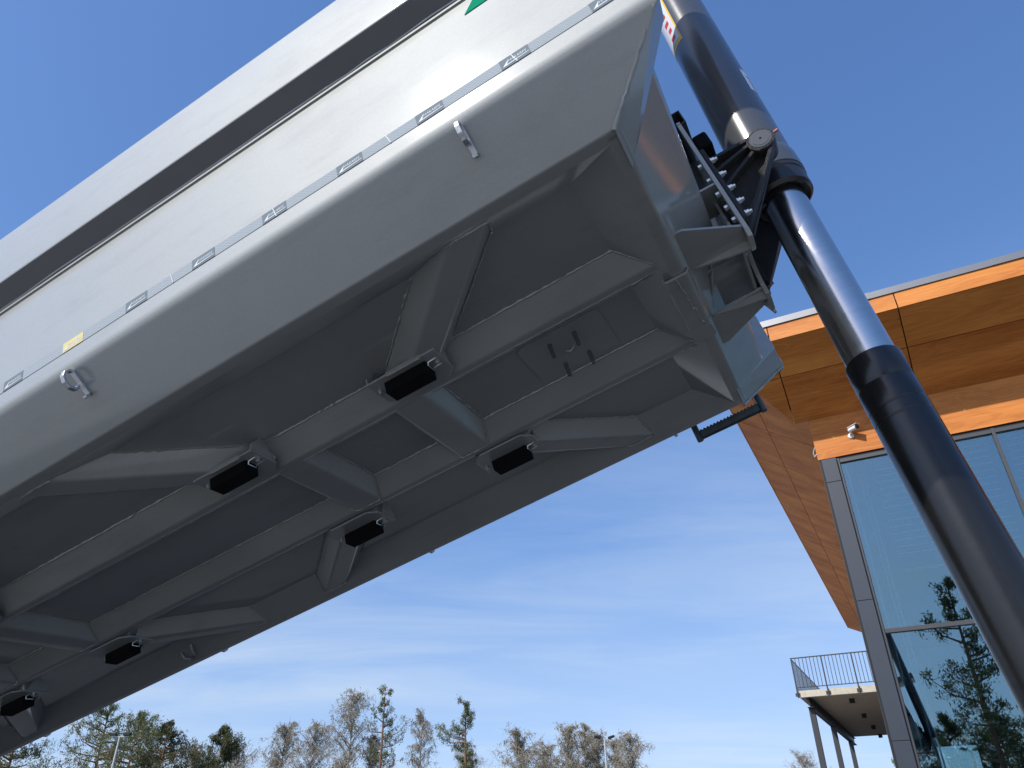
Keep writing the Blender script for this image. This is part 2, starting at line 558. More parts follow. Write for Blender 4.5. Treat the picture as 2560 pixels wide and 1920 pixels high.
mat("pale_bounce", (0.41, 0.41, 0.40), 0.9, 0, var=0.12, var_scale=0.8, bump=0.4, bump_scale=50)
# pale slabs added out of view, bouncing sunlight up onto the trailer's underside
PH = Vector((0.8942, -0.4477, 0)); PL = Vector((0.4477, 0.8942, 0))
pm_ = MB()
for i in range(-12, 8):
    for j in range(-9, 1):
        a_ = PH * (i * 3.0) + PL * (-0.35 + (j - 1) * 3.0)
        q = [a_ + PH * 0.01 + PL * 0.01, a_ + PH * 2.99 + PL * 0.01, a_ + PH * 2.99 + PL * 2.99, a_ + PH * 0.01 + PL * 2.99]
        pm_.poly([(p.x, p.y, 0.006) for p in q])
EE1 = Vector((math.cos(R(27.11)), -math.sin(R(27.11)), 0)); EE2 = Vector((math.sin(R(27.11)), math.cos(R(27.11)), 0))
for i in range(-5, 6):  # more slabs added left of the building, brightening its side soffit
    for j in range(0, 10):
        if i >= 0 or j < 2:
            continue
        a_ = EE1 * (-0.7 + i * 3.0) + EE2 * (8.0 + j * 3.0)
        q = [a_ + EE1 * 0.01 + EE2 * 0.01, a_ + EE1 * 2.99 + EE2 * 0.01, a_ + EE1 * 2.99 + EE2 * 2.99, a_ + EE1 * 0.01 + EE2 * 2.99]
        pm_.poly([(p.x, p.y, 0.006) for p in q])
bounce = pm_.build("bounce_slabs", "pale_bounce", fix=False)
tag(bounce, "added unseen pale slabs bouncing light onto the trailer and the building", "bounce_slabs", kind="structure")

# =================================================================== tipper frame of reference
K = 0.947
B0 = Vector((0.86469, -0.4329, 0.25479)); B1 = Vector((0.43367, 0.89932, 0.05623)); B2 = Vector((-0.25348, 0.06188, 0.96536))
RB = Matrix((B0, B1, B2)).transposed()
YC = 2.81
OB = Vector((-3.5, YC, 1.9))
M_BODY = Matrix.Translation(CAM + RB @ (OB * K)) @ RB.to_4x4()


def TB(p):
    return (Vector(p) - OB) * K


def bworld(p):
    return CAM + RB @ (Vector(p) * K)


def mir(p):
    return (p[0], 2 * YC - p[1], p[2])


body = empty("tipper_body", M_BODY)
tag(body, "raised silver steel tipper body seen from below, tape stripe along its side", "tipper body")


def part(mb, name, material="silver_paint", parent=None, **kw):
    return mb.build(name, material, parent or body, xf=TB, **kw)


XT = -8.4            # tail
ZR, ZF = 1.9, 2.009  # rim and floor level
BEND = (1.487, 2.092)
RIMO, RIMI, FLN = 1.70, 1.737, 1.91


def xfront(y, z, inner):
    if inner:
        return 0.065 - (z - ZR) / (ZF - ZR) * 0.1795
    if z >= BEND[1]:
        return 0.404
    t = max(0.0, (z - ZR) / (BEND[1] - ZR))
    return 0.10 + t * 0.304


outer = fillet([(1.487, 2.70), BEND, (RIMO, ZR), (RIMI, ZR)], [0, 0.07, 0.018, 0], 10)
inner = fillet([(RIMI, ZR), (RIMI + 0.012, ZR + 0.0005), (FLN, ZF)], [0, 0.004, 0], 3)
for side in (0, 1):
    mb = MB()
    prof = [(y, z, xfront(y, z, False)) for y, z in outer] + [(y, z, xfront(y, z, True)) for y, z in inner[1:]]
    xs = [0.0, 0.25, 0.5, 0.75, 1.0]
    rings = []
    for q in xs:
        ring = [(XT + (x - XT) * q, y, z) for y, z, x in prof]
        rings.append([mir(p) for p in ring] if side else ring)
    mb.loft(rings, closed=False)
    o = part(mb, "side_panel", smooth=35)
    # top rail: hollow box proud of the side wall
    mb = MB()
    rp = fillet([(1.487, 2.699), (1.414, 2.771), (1.412, 3.098), (1.640, 3.13)], [0, 0.016, 0.02, 0], 5)
    rp += [(1.64, 2.699)]
    r0 = [(XT, y, z) for y, z in rp]; r1 = [(0.404, y, z) for y, z in rp]
    if side:
        r0 = [mir(p) for p in r0]; r1 = [mir(p) for p in r1]
    mb.loft([r0, r1])
    rail = part(mb, "top_rail", smooth=35)
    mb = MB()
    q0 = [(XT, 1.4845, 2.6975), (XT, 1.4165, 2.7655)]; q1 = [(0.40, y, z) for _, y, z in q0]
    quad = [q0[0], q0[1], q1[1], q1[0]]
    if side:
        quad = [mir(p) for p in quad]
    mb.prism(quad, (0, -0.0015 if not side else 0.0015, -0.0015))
    part(mb, "rail_underside", "dark_grey", parent=rail)  # sloped underside drawn in a darker grey than the rail
    # weld under the rail
    mb = MB()
    n = 90
    path = [(XT + (0.40 - XT) * i / n, 1.481 + rng.normal() * 0.0012, 2.697 + rng.normal() * 0.0022) for i in range(n + 1)]
    if side:
        path = [mir(p) for p in path]
    mb.tube(path, 0.0055, 6)
    part(mb, "weld_bead", parent=rail, smooth=60)
    # trim lip under the rail
    mb = MB()
    lo, hi = (XT, 1.480, 2.676), (0.40, 1.4865, 2.687)
    if side:
        lo, hi = (XT, 2 * YC - 1.4865, 2.676), (0.40, 2 * YC - 1.480, 2.687)
    mb.box(lo, hi)
    part(mb, "rail_lip")

# floor
mb = MB()
mb.box((XT, FLN - 0.002, ZF), (-0.113, 2 * YC - FLN + 0.002, ZF + 0.006))
part(mb, "floor_plate")

# front sheet (bulkhead and its lower slope)
fp = fillet([(0.31, 3.98), (0.31, 2.093), (0.11, ZR), (0.060, ZR), (-0.1145, ZF)], [0, 0.05, 0.035, 0.02, 0], 8)
rings = []
for q in (0, 0.5, 1.0):
    ring = []
    for i, (x, z) in enumerate(fp):
        if x <= 0.066 and z > ZR + 1e-6 or x < 0.06:
            t = (z - ZR) / (ZF - ZR)
            ya = RIMI + t * (FLN - RIMI)
        elif z <= ZR + 0.01:
            ya = RIMO + 0.02
        else:
            ya = 1.72
        ring.append((x, ya + (2 * (YC - ya)) * q, z))
    rings.append(ring)
mb = MB(); mb.loft(rings, closed=False)
part(mb, "front_panel", smooth=35)

# unseen box added above the frame, keeps the sun off the upper cylinder tube
mb = MB()
mb.box((0.312, 1.67, 3.97), (1.05, 2.36, 4.15))
part(mb, "sun_blocker", bevel=0.02)

# corner posts
for side in (0, 1):
    mb = MB()
    bot = [(0.096, 1.69, 1.893), (0.096, 1.893, 1.893), (0.404, 1.637, 2.165), (0.404, 1.490, 2.110)]
    top = [(x, y, 3.98) for x, y, z in bot]
    if side:
        bot = [mir(p) for p in bot]; top = [mir(p) for p in top]
    mb.loft([bot, top])
    p = part(mb, "corner_post", bevel=0.004)
    mb = MB()
    n = 26
    a, b = Vector((0.098, 1.692, 1.893)), Vector((0.405, 1.488, 2.108))
    path = [a.lerp(b, i / n) + Vector((rng.normal(), rng.normal(), rng.normal())) * 0.0016 for i in range(n + 1)]
    path += [b.lerp(Vector((0.407, 1.487, 2.9)), i / n) + Vector((rng.normal(), rng.normal(), 0)) * 0.0014 for i in range(1, n + 1)]
    if side:
        path = [mir(q) for q in path]
    mb.tube(path, 0.008, 6)
    part(mb, "weld_bead", parent=p, smooth=60)


def slope_x(z):
    return -0.1145 + (ZF - z) / (ZF - ZR) * 0.1795


def bead(path_pts, parent, r=0.0050, jit=0.0009, step=0.014):
    pts = [Vector(p) for p in path_pts]
    out = []
    for i in range(len(pts) - 1):
        n = max(2, int((pts[i + 1] - pts[i]).length / step))
        for k in range(n):
            out.append(pts[i].lerp(pts[i + 1], k / n))
    out.append(pts[-1])
    out = [p + Vector((rng.normal(), rng.normal(), rng.normal())) * jit for p in out]
    m = MB(); m.tube(out, [r * (1 + 0.35 * rng.normal()) for _ in out], 5)
    return part(m, "weld_bead", parent=parent, smooth=60)


# longitudinal ribs
RB_Z = 1.930
for yc_r in (2.486, 2 * YC - 2.486 + 0.02):
    h = 0.146
    pr = fillet([(yc_r - h, ZF + 0.004), (yc_r - 0.020, RB_Z), (yc_r + 0.020, RB_Z), (yc_r + h, ZF + 0.004)], [0, 0.035, 0.03, 0], 6)
    mb = MB()
    mb.loft([[(XT, y, z) for y, z in pr], [(slope_x(z) + 0.012, y, z) for y, z in pr]])
    rib = part(mb, "longitudinal_rib", smooth=40)
    bead([(XT, yc_r - h, ZF - 0.003), (slope_x(ZF), yc_r - h, ZF - 0.003)], rib)
    bead([(slope_x(z) + 0.004, y, z - 0.002) for y, z in pr], rib, r=0.0045, step=0.014)

# cross ribs between the longitudinal ribs
Y0R, Y1R = 2.57, 3.075
for xc in (-1.2325, -1.915, -4.02, -4.71, -6.6, -7.3):
    pr = fillet([(xc - 0.145, ZF + 0.004), (xc - 0.08, RB_Z), (xc + 0.08, RB_Z), (xc + 0.14, ZF + 0.004)], [0, 0.03, 0.03, 0], 5)
    mb = MB()
    mb.loft([[(x, 2.486 + 0.02 + (z - RB_Z) * 0.9, z) for x, z in pr],
             [(x, 3.154 - 0.02 - (z - RB_Z) * 0.9, z) for x, z in pr]])
    rib = part(mb, "cross_rib", smooth=40)
    bead([(xc + 0.14, 2.63, ZF - 0.002), (xc + 0.14, 3.01, ZF - 0.002)], rib)
    bead([(x, 3.154 - 0.025 - (z - RB_Z) * 1.62, z - 0.002) for x, z in pr], rib, r=0.004, step=0.014)

# diagonal braces, pad holders and rubber pads
PADS = [(-1.108, 1), (-2.085, -1), (-3.94, 1), (-4.88, -1), (-6.5, 1), (-7.45, -1)]


def rim_y(z):
    return RIMI + 0.012 + (z - ZR) / (ZF - ZR) * (FLN - RIMI - 0.012)


for xc, sgn in PADS:
    for side in (0, 1):
        T = (lambda p: mir(p)) if side else (lambda p: p)
        # brace: trapezoid box running at 45 degrees from the rib to the rim
        hw, hb, zb = 0.128, 0.056, 1.921
        sec = fillet([(-hw, ZF + 0.003), (-hb, zb), (hb, zb), (hw, ZF + 0.003)], [0, 0.026, 0.026, 0], 5)
        x_in = xc + sgn * 0.085
        y_in = 2.30
        ring0, ring1 = [], []
        for s, z in sec:
            # offset s across the brace; the ends are cut along x so that they meet rib and rim flush
            dx_ = s * math.sqrt(2)
            ring0.append(T((x_in + dx_ - sgn * 0.12, y_in + 0.12, z)))
            ye = rim_y(z) - 0.004
            ring1.append(T((x_in + dx_ + sgn * (y_in - ye), ye, z)))
        mb = MB(); mb.loft([ring0, ring1])
        br = part(mb, "diagonal_brace", smooth=40)
        for s in (-hw, hw):
            d = s * math.sqrt(2)
            bead([T((x_in + d, y_in, ZF - 0.002)), T((x_in + d + sgn * (y_in - FLN), FLN, ZF - 0.002))], br, r=0.0055, jit=0.0012, step=0.014)
        end = [T((x_in + s * math.sqrt(2) + sgn * (y_in - rim_y(z) + 0.004), rim_y(z) + 0.001, z - 0.002)) for s, z in sec]
        bead(end, br, r=0.0045, step=0.014)
        # holder
        hold = MB()
        xa, xb = xc - 0.172, xc + 0.172
        base = [(xa, 2.235, 1.914), (xb, 2.235, 1.914), (xb, 2.40, 1.914), (xb - 0.05, 2.452, 1.914), (xa + 0.05, 2.452, 1.914), (xa, 2.40, 1.914)]
        hold.prism([T(p) for p in base], (0, 0, 0.010))
        ho = part(hold, "pad_holder", bevel=0.002)
        for xe in (xa, xb - 0.008):
            f = MB()
            pts = [(xe, 2.237, 1.925), (xe, 2.37, 1.925), (xe, 2.335, ZF), (xe, 2.295, ZF), (xe, 2.237, 1.952)]
            f.prism([T(p) for p in pts], (0.008, 0, 0))
            part(f, "end_fin", parent=ho, bevel=0.0015)
        f = MB()
        lo, hi = T((xc - 0.07, 2.232, 1.906)), T((xc + 0.10, 2.248, 1.930))
        f.box([min(a, b) for a, b in zip(lo, hi)], [max(a, b) for a, b in zip(lo, hi)])
        part(f, "lip_bar", parent=ho, bevel=0.003)
        f = MB()
        lo, hi = T((xc - 0.104, 2.268, 1.855)), T((xc + 0.104, 2.352, 1.912))
        f.box([min(a, b) for a, b in zip(lo, hi)], [max(a, b) for a, b in zip(lo, hi)])
        part(f, "rubber_pad", "rubber", parent=ho, bevel=0.003)
        # wire clip and bolt at the ends of the pad
        f = MB()
        f.tube([T(p) for p in ((xc + 0.150, 2.285, 1.910), (xc + 0.112, 2.285, 1.908), (xc + 0.108, 2.285, 1.893),
                               (xc + 0.108, 2.335, 1.893), (xc + 0.112, 2.335, 1.908), (xc + 0.150, 2.335, 1.910))], 0.0035, 6)
        part(f, "wire_clip", "zinc", parent=ho, smooth=60)
        for xo in (-0.15, 0.142):
            f = MB()
            f.lathe([(0.012, 0), (0.012, -0.009), (0.007, -0.010), (0.007, -0.018)], T((xc + xo, 2.31, 1.9145)), (0, 0, 1), 6)
            part(f, "bolt", "zinc", parent=ho)
        if side == 1:
            # thin edge strip welded along the far rib
            f = MB()
            f.box((xc - 0.16, 3.215, 1.928), (xc + 0.16, 3.222, 1.958))
            part(f, "edge_strip", parent=ho)

# service hatch with four studs in the middle bay
mb = MB()
hx0, hx1, hy0, hy1 = -0.716, -0.294, 2.636, 2.962
rad = 0.03
pts = []
for cx_, cy_, a0 in ((hx1 - rad, hy0 + rad, -90), (hx1 - rad, hy1 - rad, 0), (hx0 + rad, hy1 - rad, 90), (hx0 + rad, hy0 + rad, 180)):
    for k in range(6):
        a = R(a0 + 18 * k)
        pts.append((cx_ + rad * math.cos(a), cy_ + rad * math.sin(a), ZF - 0.008))
mb.prism(pts, (0, 0, 0.0075))
hatch = part(mb, "service_hatch", bevel=0.0015)
for sx in (-0.569, -0.441):
    for sy in (2.708, 2.902):
        f = MB()
        prof = []
        for i in range(13):
            t = i / 12 * 0.076
            prof.append((0.0105 if i % 2 else 0.0088, -t))
        f.lathe(prof, (sx, sy, ZF - 0.007), (0, 0, 1), 10)
        part(f, "threaded_stud", "step_zinc", parent=hatch, smooth=30)
f = MB()
f.tube([(-0.53, 2.80, ZF - 0.008), (-0.525, 2.80, ZF - 0.018), (-0.505, 2.805, ZF - 0.024), (-0.485, 2.80, ZF - 0.018), (-0.48, 2.80, ZF - 0.008)], 0.005, 6)
part(f, "pull_loop", "silver_paint", parent=hatch, smooth=60)

# rope hooks on the sloped lower side
sd = Vector((0, BEND[0] - RIMO, BEND[1] - ZR)).normalized()      # up the slope
sn_ = Vector((0, -sd.z, sd.y))                                    # outward normal
if sn_.y > 0:
    sn_ = -sn_
for hx in (-0.335, -2.11, -3.9, -5.7):
    for side in (0, 1):
        base = Vector((hx, RIMO, ZR)) + sd * 0.165
        P = lambda s, n: base + sd * s + sn_ * n
        fl = (lambda q: Vector(mir(q))) if side else (lambda q: q)

        def ribbon(mb, path, w, t):
            rings = []
            for i, (s, n) in enumerate(path):
                s0, n0 = path[max(0, i - 1)]; s1, n1 = path[min(len(path) - 1, i + 1)]
                d = Vector((s1 - s0, n1 - n0)).normalized(); nn = Vector((-d.y, d.x)) * t / 2
                c = P(s, n)
                rings.append([fl(c + Vector((sg * w / 2, 0, 0)) + sd * nn.x * k + sn_ * nn.y * k)
                              for sg, k in ((-1, -1), (1, -1), (1, 1), (-1, 1))])
            mb.loft(rings)
        mb = MB()
        ribbon(mb, [(-0.005, 0.006), (0.10, 0.006)], 0.020, 0.013)
        ribbon(mb, [(-0.004, 0.006), (-0.009, 0.016), (-0.008, 0.034)], 0.018, 0.011)
        ring = [(0.098, 0.006), (0.108, 0.020), (0.108, 0.042), (0.096, 0.062), (0.074, 0.072), (0.050, 0.068), (0.035, 0.054), (0.032, 0.038), (0.040, 0.026)]
        ribbon(mb, ring, 0.018, 0.012)
        part(mb, "rope_hook", "galvanised", bevel=0.002)

# tie loop on the far inner rim
mb = MB()
mb.tube([(-3.84, 3.755, 1.972), (-3.84, 3.76, 1.945), (-3.865, 3.81, 1.915), (-3.91, 3.83, 1.905), (-3.945, 3.80, 1.915), (-3.95, 3.78, 1.955)], 0.009, 8)
part(mb, "tie_loop", smooth=60)

# serrated step hung outside the far rim
mb = MB()
for xs_ in (-0.215, 0.185):
    m2_ = MB()
    m2_.tube([(xs_, 4.105, 2.12), (xs_, 4.105, 1.885)], 0.019, 12)
    part(m2_, "step_hanger", "step_zinc", smooth=60)
n = 34
top, bot = [], []
for i in range(n + 1):
    x = -0.197 + 0.364 * i / n
    top.append((x, 4.085, 1.940 + (0.006 if i % 2 else -0.004)))
    bot.append((x, 4.085, 1.893))
mb.loft([bot, top, [(x, y + 0.035, z) for x, y, z in top], [(x, y + 0.035, z) for x, y, z in bot]], closed=False)
part(mb, "serrated_step", "step_zinc")

# guard sleeve and cover plate on the front rim
mb = MB()
gp = fillet([(0.010, 1.905), (0.016, 1.885), (0.120, 1.884), (0.130, 1.915)], [0, 0.010, 0.02, 0], 5)
rings = [[(x, y, z) for x, z in gp] + [(x, y, z + 0.012) for x, z in reversed(gp)] for y in (2.56, 2.975)]
mb.loft(rings)
sl = part(mb, "rim_guard", smooth=40)
bead([(0.066, 2.56, 1.881), (0.070, 2.70, 1.881), (0.080, 2.82, 1.881), (0.094, 2.975, 1.881)], sl, r=0.0028, jit=0.003, step=0.02)
mb = MB()
gp = [(0.010, 1.894), (0.125, 1.880)]
mb.prism([(0.012, 2.978, 1.893), (0.118, 2.978, 1.878), (0.124, 3.075, 1.878), (0.105, 3.095, 1.880), (0.016, 3.100, 1.893)], (0, 0, 0.008))
part(mb, "rim_cover_plate", bevel=0.001)

# ------------------------------------------------- cylinder mount on the front
XP = 0.388
mount = MB()
arch = [(XP, 2.50, 1.90), (XP, 2.515, 1.868), (XP, 2.60, 1.872)]
for k in range(9):
    a = R(180 - 22.5 * k)
    arch.append((XP, YC + 0.17 * math.cos(a), 1.885 + 0.115 * math.sin(a)))
arch += [(XP, 3.02, 1.872), (XP, 3.105, 1.868), (XP, 3.12, 1.90), (XP, 3.12, 2.62), (XP, 2.50, 2.62)]
mount.prism(arch, (0.020, 0, 0))
mplate = part(mount, "mount_plate", bevel=0.003)
for side in (0, 1):
    T = mir if side else (lambda p: p)
    mb = MB()   # lower shelf
    sh = [(0.118, 2.345, 1.922), (0.165, 2.345, 1.922), (XP, 2.503, 1.922), (XP, 2.640, 1.922), (0.146, 2.610, 1.922), (0.116, 2.590, 1.922)]
    mb.prism([T(p) for p in sh], (0, 0, 0.012))
    s_ = part(mb, "mount_shelf", parent=mplate, bevel=0.002)
    mb = MB()   # hanging web
    web = [(0.146, 2.605, 1.922), (XP, 2.605, 1.922), (XP, 2.605, 1.878), (0.30, 2.605, 1.892)]
    mb.prism([T(p) for p in web], (0, 0.012, 0) if not side else (0, -0.012, 0))
    part(mb, "hanging_web", parent=mplate)
    mb = MB()   # mid shelf
    sh = [(0.30, 2.505, 2.19), (XP, 2.505, 2.19), (XP, 2.70, 2.19), (0.30, 2.70, 2.19)]
    mb.prism([T(p) for p in sh], (0, 0, 0.010))
    part(mb, "mid_shelf", parent=mplate)
    bead([T((0.122, 2.35, 1.920)), T((0.120, 2.59, 1.920))], s_, r=0.0045, step=0.014)
mb = MB()       # centre web, lit through the gap behind the plate
mb.box((0.20, 2.76, 1.985), (XP, 2.774, 2.60))
part(mb, "centre_web", parent=mplate)
bead([(0.30, 2.757, 2.09), (0.30, 2.757, 2.6)], mplate)
mb = MB()       # lip of the far shelf folded down
mb.prism([(0.372, 3.10, 1.924), (0.400, 3.10, 1.924), (0.408, 3.125, 1.865), (0.398, 3.125, 1.862)], (0, 0.012, 0))
part(mb, "folded_lip", parent=mplate)
bead([(0.16, 2.625, 1.955), (0.235, 2.72, 2.000), (0.385, 2.80, 2.000)], mplate, r=0.007, step=0.03)
bead([(0.16, 2.99, 1.955), (0.235, 2.72, 2.000)], mplate, r=0.007, step=0.03)
# box tubes lying across the top of the plate
mb = MB()
tx0, tx1, tz0_, tz1_, w_ = 0.355, 0.432, 2.600, 2.686, 0.005
ya_, yb_ = 2.50, 3.10
for lo, hi in (((tx0, ya_, tz0_), (tx1, yb_, tz0_ + w_)), ((tx0, ya_, tz1_ - w_), (tx1, yb_, tz1_)),
               ((tx0, ya_, tz0_ + w_), (tx0 + w_, yb_, tz1_ - w_)), ((tx1 - w_, ya_, tz0_ + w_), (tx1, yb_, tz1_ - w_))):
    mb.box(lo, hi)
part(mb, "square_tube", "frame_grey", parent=mplate)
mb = MB(); mb.box((tx0 + w_, ya_ + 0.05, tz0_ + w_), (tx1 - w_, ya_ + 0.06, tz1_ - w_))
part(mb, "tube_dark", "rubber", parent=mplate)  # black sheet stands for the darkness inside the open tube
mb = MB()
mb.box((0.418, 2.55, 2.45), (0.486, 3.07, 2.545))
part(mb, "stop_block", "rubber", parent=mplate, bevel=0.012)
mb = MB()       # plate closing the hollow behind the arch
mb.box((0.20, 2.618, 2.005), (XP, 3.10, 2.013))
part(mb, "closing_plate", parent=mplate)
mb = MB(); mb.box((0.360, 2.62, 1.935), (0.372, 3.115, 2.30))
part(mb, "inner_plate", parent=mplate)
# bolts through the plate
for side in (0, 1):
    T = mir if side else (lambda p: p)
    for z in (1.99, 2.065, 2.15, 2.24, 2.335):
        for yy in (2.53,):
            f = MB()
            f.lathe([(0.013, -0.016), (0.013, 0.0)], T((XP, yy, z)), (1, 0, 0), 6)
            part(f, "bolt_head", "zinc", parent=mplate)
            f = MB()
            f.lathe([(0.017, 0.020), (0.017, 0.023), (0.0135, 0.0235), (0.0135, 0.037), (0.0085, 0.0375), (0.0085, 0.049)], T((XP + 0.022, yy, z)), (1, 0, 0), 6)
            part(f, "nut", "zinc", parent=mplate)

# ------------------------------------------------- hydraulic cylinder
CD = Vector((0.097, 0.06, 0.993)).normalized()
CA = Vector((0.585, 2.80, 1.54))


def axis_at(z):
    return CA + CD * ((z - CA.z) / CD.z)


z_bot = -0.62
cb_l = axis_at(z_bot)
cyl = empty("hydraulic_cylinder", Matrix.Translation(bworld(cb_l)) @ RB.to_4x4())
tag(cyl, "telescopic hydraulic cylinder with grey top tube, polished rod and black lower stage", "hydraulic cylinder")


def TC(p):
    return (Vector(p) - cb_l) * K


def cpart(mb, name, material, parent=None, **kw):
    return mb.build(name, material, parent or cyl, xf=TC, **kw)


def T_(z):
    return (z - CA.z) / CD.z


mb = MB()
mb.lathe([(0.104, T_(z_bot)), (0.104, T_(0.995)), (0.1025, T_(0.998)), (0.1025, T_(1.002)), (0.104, T_(1.005)), (0.104, T_(1.045)),
          (0.1025, T_(1.048)), (0.1025, T_(1.052)), (0.104, T_(1.055)), (0.104, T_(1.145)), (0.1028, T_(1.148)), (0.1028, T_(1.152)),
          (0.104, T_(1.155)), (0.104, T_(1.262)), (0.1005, T_(1.272)), (0.094, T_(1.272))], CA, CD, 72)
cpart(mb, "lower_stage", "black_satin", smooth=25)
mb = MB()
mb.lathe([(0.0925, T_(1.2)), (0.0925, T_(2.30))], CA, CD, 72)
cpart(mb, "polished_rod", "chrome", smooth=30)
mb = MB()
mb.lathe([(0.132, T_(2.42)), (0.132, T_(5.3)), (0.09, T_(5.32))], CA, CD, 72)
tube = cpart(mb, "outer_tube", "tube_grey", smooth=30)
mb = MB()
mb.lathe([(0.128, T_(2.46)), (0.1335, T_(2.455)), (0.141, T_(2.415)), (0.143, T_(2.37)), (0.143, T_(2.31)), (0.137, T_(2.305))], CA, CD, 72, caps=False)
cpart(mb, "collar", "tube_grey", smooth=40)
mb = MB()
mb.lathe([(0.137, T_(2.312)), (0.1405, T_(2.30)), (0.1405, T_(2.285)), (0.136, T_(2.28)), (0.136, T_(2.20)), (0.120, T_(2.185)), (0.0935, T_(2.20)), (0.0935, T_(2.30))], CA, CD, 72, caps=False)
cpart(mb, "gland_ring", "black_gloss", smooth=35)


def cyl_patch(name, r, z0, z1, a0, a1, material, parent, n=10):
    """thin sticker wrapped on the tube, angles in degrees about the axis, 0 = towards -y, 90 = +x"""
    u = Vector((0, -1, 0)); u = (u - CD * u.dot(CD)).normalized(); w = CD.cross(u)
    if w.x < 0:
        w = -w
    mb = MB()
    rings = []
    for z in (z0, z1):
        o = axis_at(z)
        rings.append([o + (u * math.cos(R(a)) + w * math.sin(R(a))) * r for a in (a0 + (a1 - a0) * i / n for i in range(n + 1))])
    for rr in (r - 0.0012,):
        pass
    mb.loft(rings, closed=False)
    return cpart(mb, name, material, parent, smooth=40)


st = cyl_patch("warning_sticker", 0.1328, 3.47, 4.1, -105, -30, "decal_yellow", tube)
cyl_patch("sticker_panel", 0.1333, 3.505, 4.06, -103, -34, "decal_white", st)
for i in range(7):
    cyl_patch("sticker_mark", 0.1338, 3.53 + i * 0.07, 3.565 + i * 0.07, -60 + (i % 2) * 4, -44, "decal_red", st)
st = cyl_patch("side_sticker", 0.1328, 2.88, 3.06, 52, 110, "decal_white", tube)
cyl_patch("sticker_mark", 0.1333, 2.90, 2.985, 68, 100, "decal_red", st)
cyl_patch("sticker_strip", 0.1333, 3.0, 3.012, 62, 100, "label_grey", st)
cyl_patch("yellow_sticker", 0.1328, 2.47, 2.86, 74, 120, "decal_yellow", tube)

# trunnion bracket castings, bolted to the mount plate
br_o = Vector((XP + 0.022, YC, 2.2))
brk = empty("trunnion_bracket", Matrix.Translation(bworld(br_o)) @ RB.to_4x4())
tag(brk, "black cast trunnion bracket bolted between tipper body and cylinder", "bracket")


def TK(p):
    return (Vector(p) - br_o) * K


def kpart(mb, name, material="cast_black", parent=None, **kw):
    return mb.build(name, material, parent or brk, xf=TK, **kw)


TX, TZ = 0.652, 2.325
for side in (0, 1):
    T = mir if side else (lambda p: p)
    xb = XP + 0.022
    mb = MB()   # foot flange
    lo, hi = T((xb, 2.50, 1.955)), T((xb + 0.018, 2.66, 2.40))
    mb.box([min(a, b) for a, b in zip(lo, hi)], [max(a, b) for a, b in zip(lo, hi)])
    arm = kpart(mb, "bracket_foot", bevel=0.003)
    mb = MB()   # recessed web plate
    web = [(xb + 0.016, 2.60, 1.93), (xb + 0.016, 2.60, 2.385), (TX - 0.02, 2.60, TZ + 0.055), (TX + 0.05, 2.60, TZ - 0.01), (TX + 0.03, 2.60, TZ - 0.05)]
    mb.prism([T(p) for p in web], (0, 0.022, 0) if not side else (0, -0.022, 0))
    kpart(mb, "bracket_web", parent=arm, bevel=0.002)
    ribs = [((xb + 0.01, 2.375), (TX - 0.035, TZ + 0.045)), ((xb + 0.01, 2.295), (TX - 0.05, TZ + 0.015)),
            ((xb + 0.01, 2.19), (TX - 0.045, TZ - 0.028)), ((xb + 0.005, 1.945), (TX + 0.028, TZ - 0.045))]
    for k, ((x0, z0), (x1, z1)) in enumerate(ribs):
        d = Vector((x1 - x0, 0, z1 - z0)).normalized(); nn = Vector((-d.z, 0, d.x)) * 0.008
        q = [Vector((x0, 2.555, z0)), Vector((x1, 2.555, z1))]
        ring = [q[0] - nn, q[1] - nn, q[1] + nn, q[0] + nn]
        mb = MB()
        mb.prism([T(p) for p in ring], (0, 0.05, 0) if not side else (0, -0.05, 0))
        kpart(mb, "bracket_rib", parent=arm, bevel=0.002)
    mb = MB()   # pin boss
    ax = (0, 1, 0) if not side else (0, -1, 0)
    mb.lathe([(0.056, 0), (0.060, 0.004), (0.060, 0.10), (0.05, 0.115)], T((TX, 2.545, TZ)), ax, 40)
    boss = kpart(mb, "pin_boss", "cast_black", parent=arm, smooth=35)
    mb = MB()
    mb.lathe([(0.047, -0.002), (0.047, 0.004)], T((TX, 2.545, TZ)), ax, 40)
    kpart(mb, "pin_cover", "tube_grey", parent=boss, smooth=35)
    mb = MB()
    mb.lathe([(0.037, -0.0035), (0.037, 0.0)], T((TX, 2.545, TZ)), ax, 40)
    kpart(mb, "pin_face", "tube_grey", parent=boss, smooth=35)
    mb = MB()
    mb.lathe([(0.005, -0.0042), (0.005, 0.0)], T((TX, 2.545, TZ)), ax, 12)
    kpart(mb, "centre_hole", "rubber", parent=boss)
    mb = MB()
    mb.tube([T((TX + 0.055, 2.575, TZ + 0.020)), T((TX + 0.085, 2.575, TZ + 0.024))], 0.007, 10)
    kpart(mb, "grease_nipple", "copper", parent=boss, smooth=40)
    if side == 0:
        # raised cast lettering on the lower web
        for txt, size, off in (("HYVA", 0.034, (0.0, 0.0)), ("70042306", 0.014, (0.006, -0.022)), ("2 500", 0.014, (0.012, -0.042))):
            me = text_mesh(txt, size, 0.0, 1.05)
            u = Vector((0.70, 0, 0.45)).normalized(); w = Vector((-0.45, 0, 0.70)).normalized()
            o0 = Vector((xb + 0.060, 2.5985, 2.045))
            for v in me.vertices:
                v.co = TK(o0 + u * (v.co.x + off[0]) + w * (v.co.y + off[1]))
            me.materials.append(MATS["black_gloss"])
            o = bpy.data.objects.new("cast_lettering", me)
            col.objects.link(o); o.parent = arm

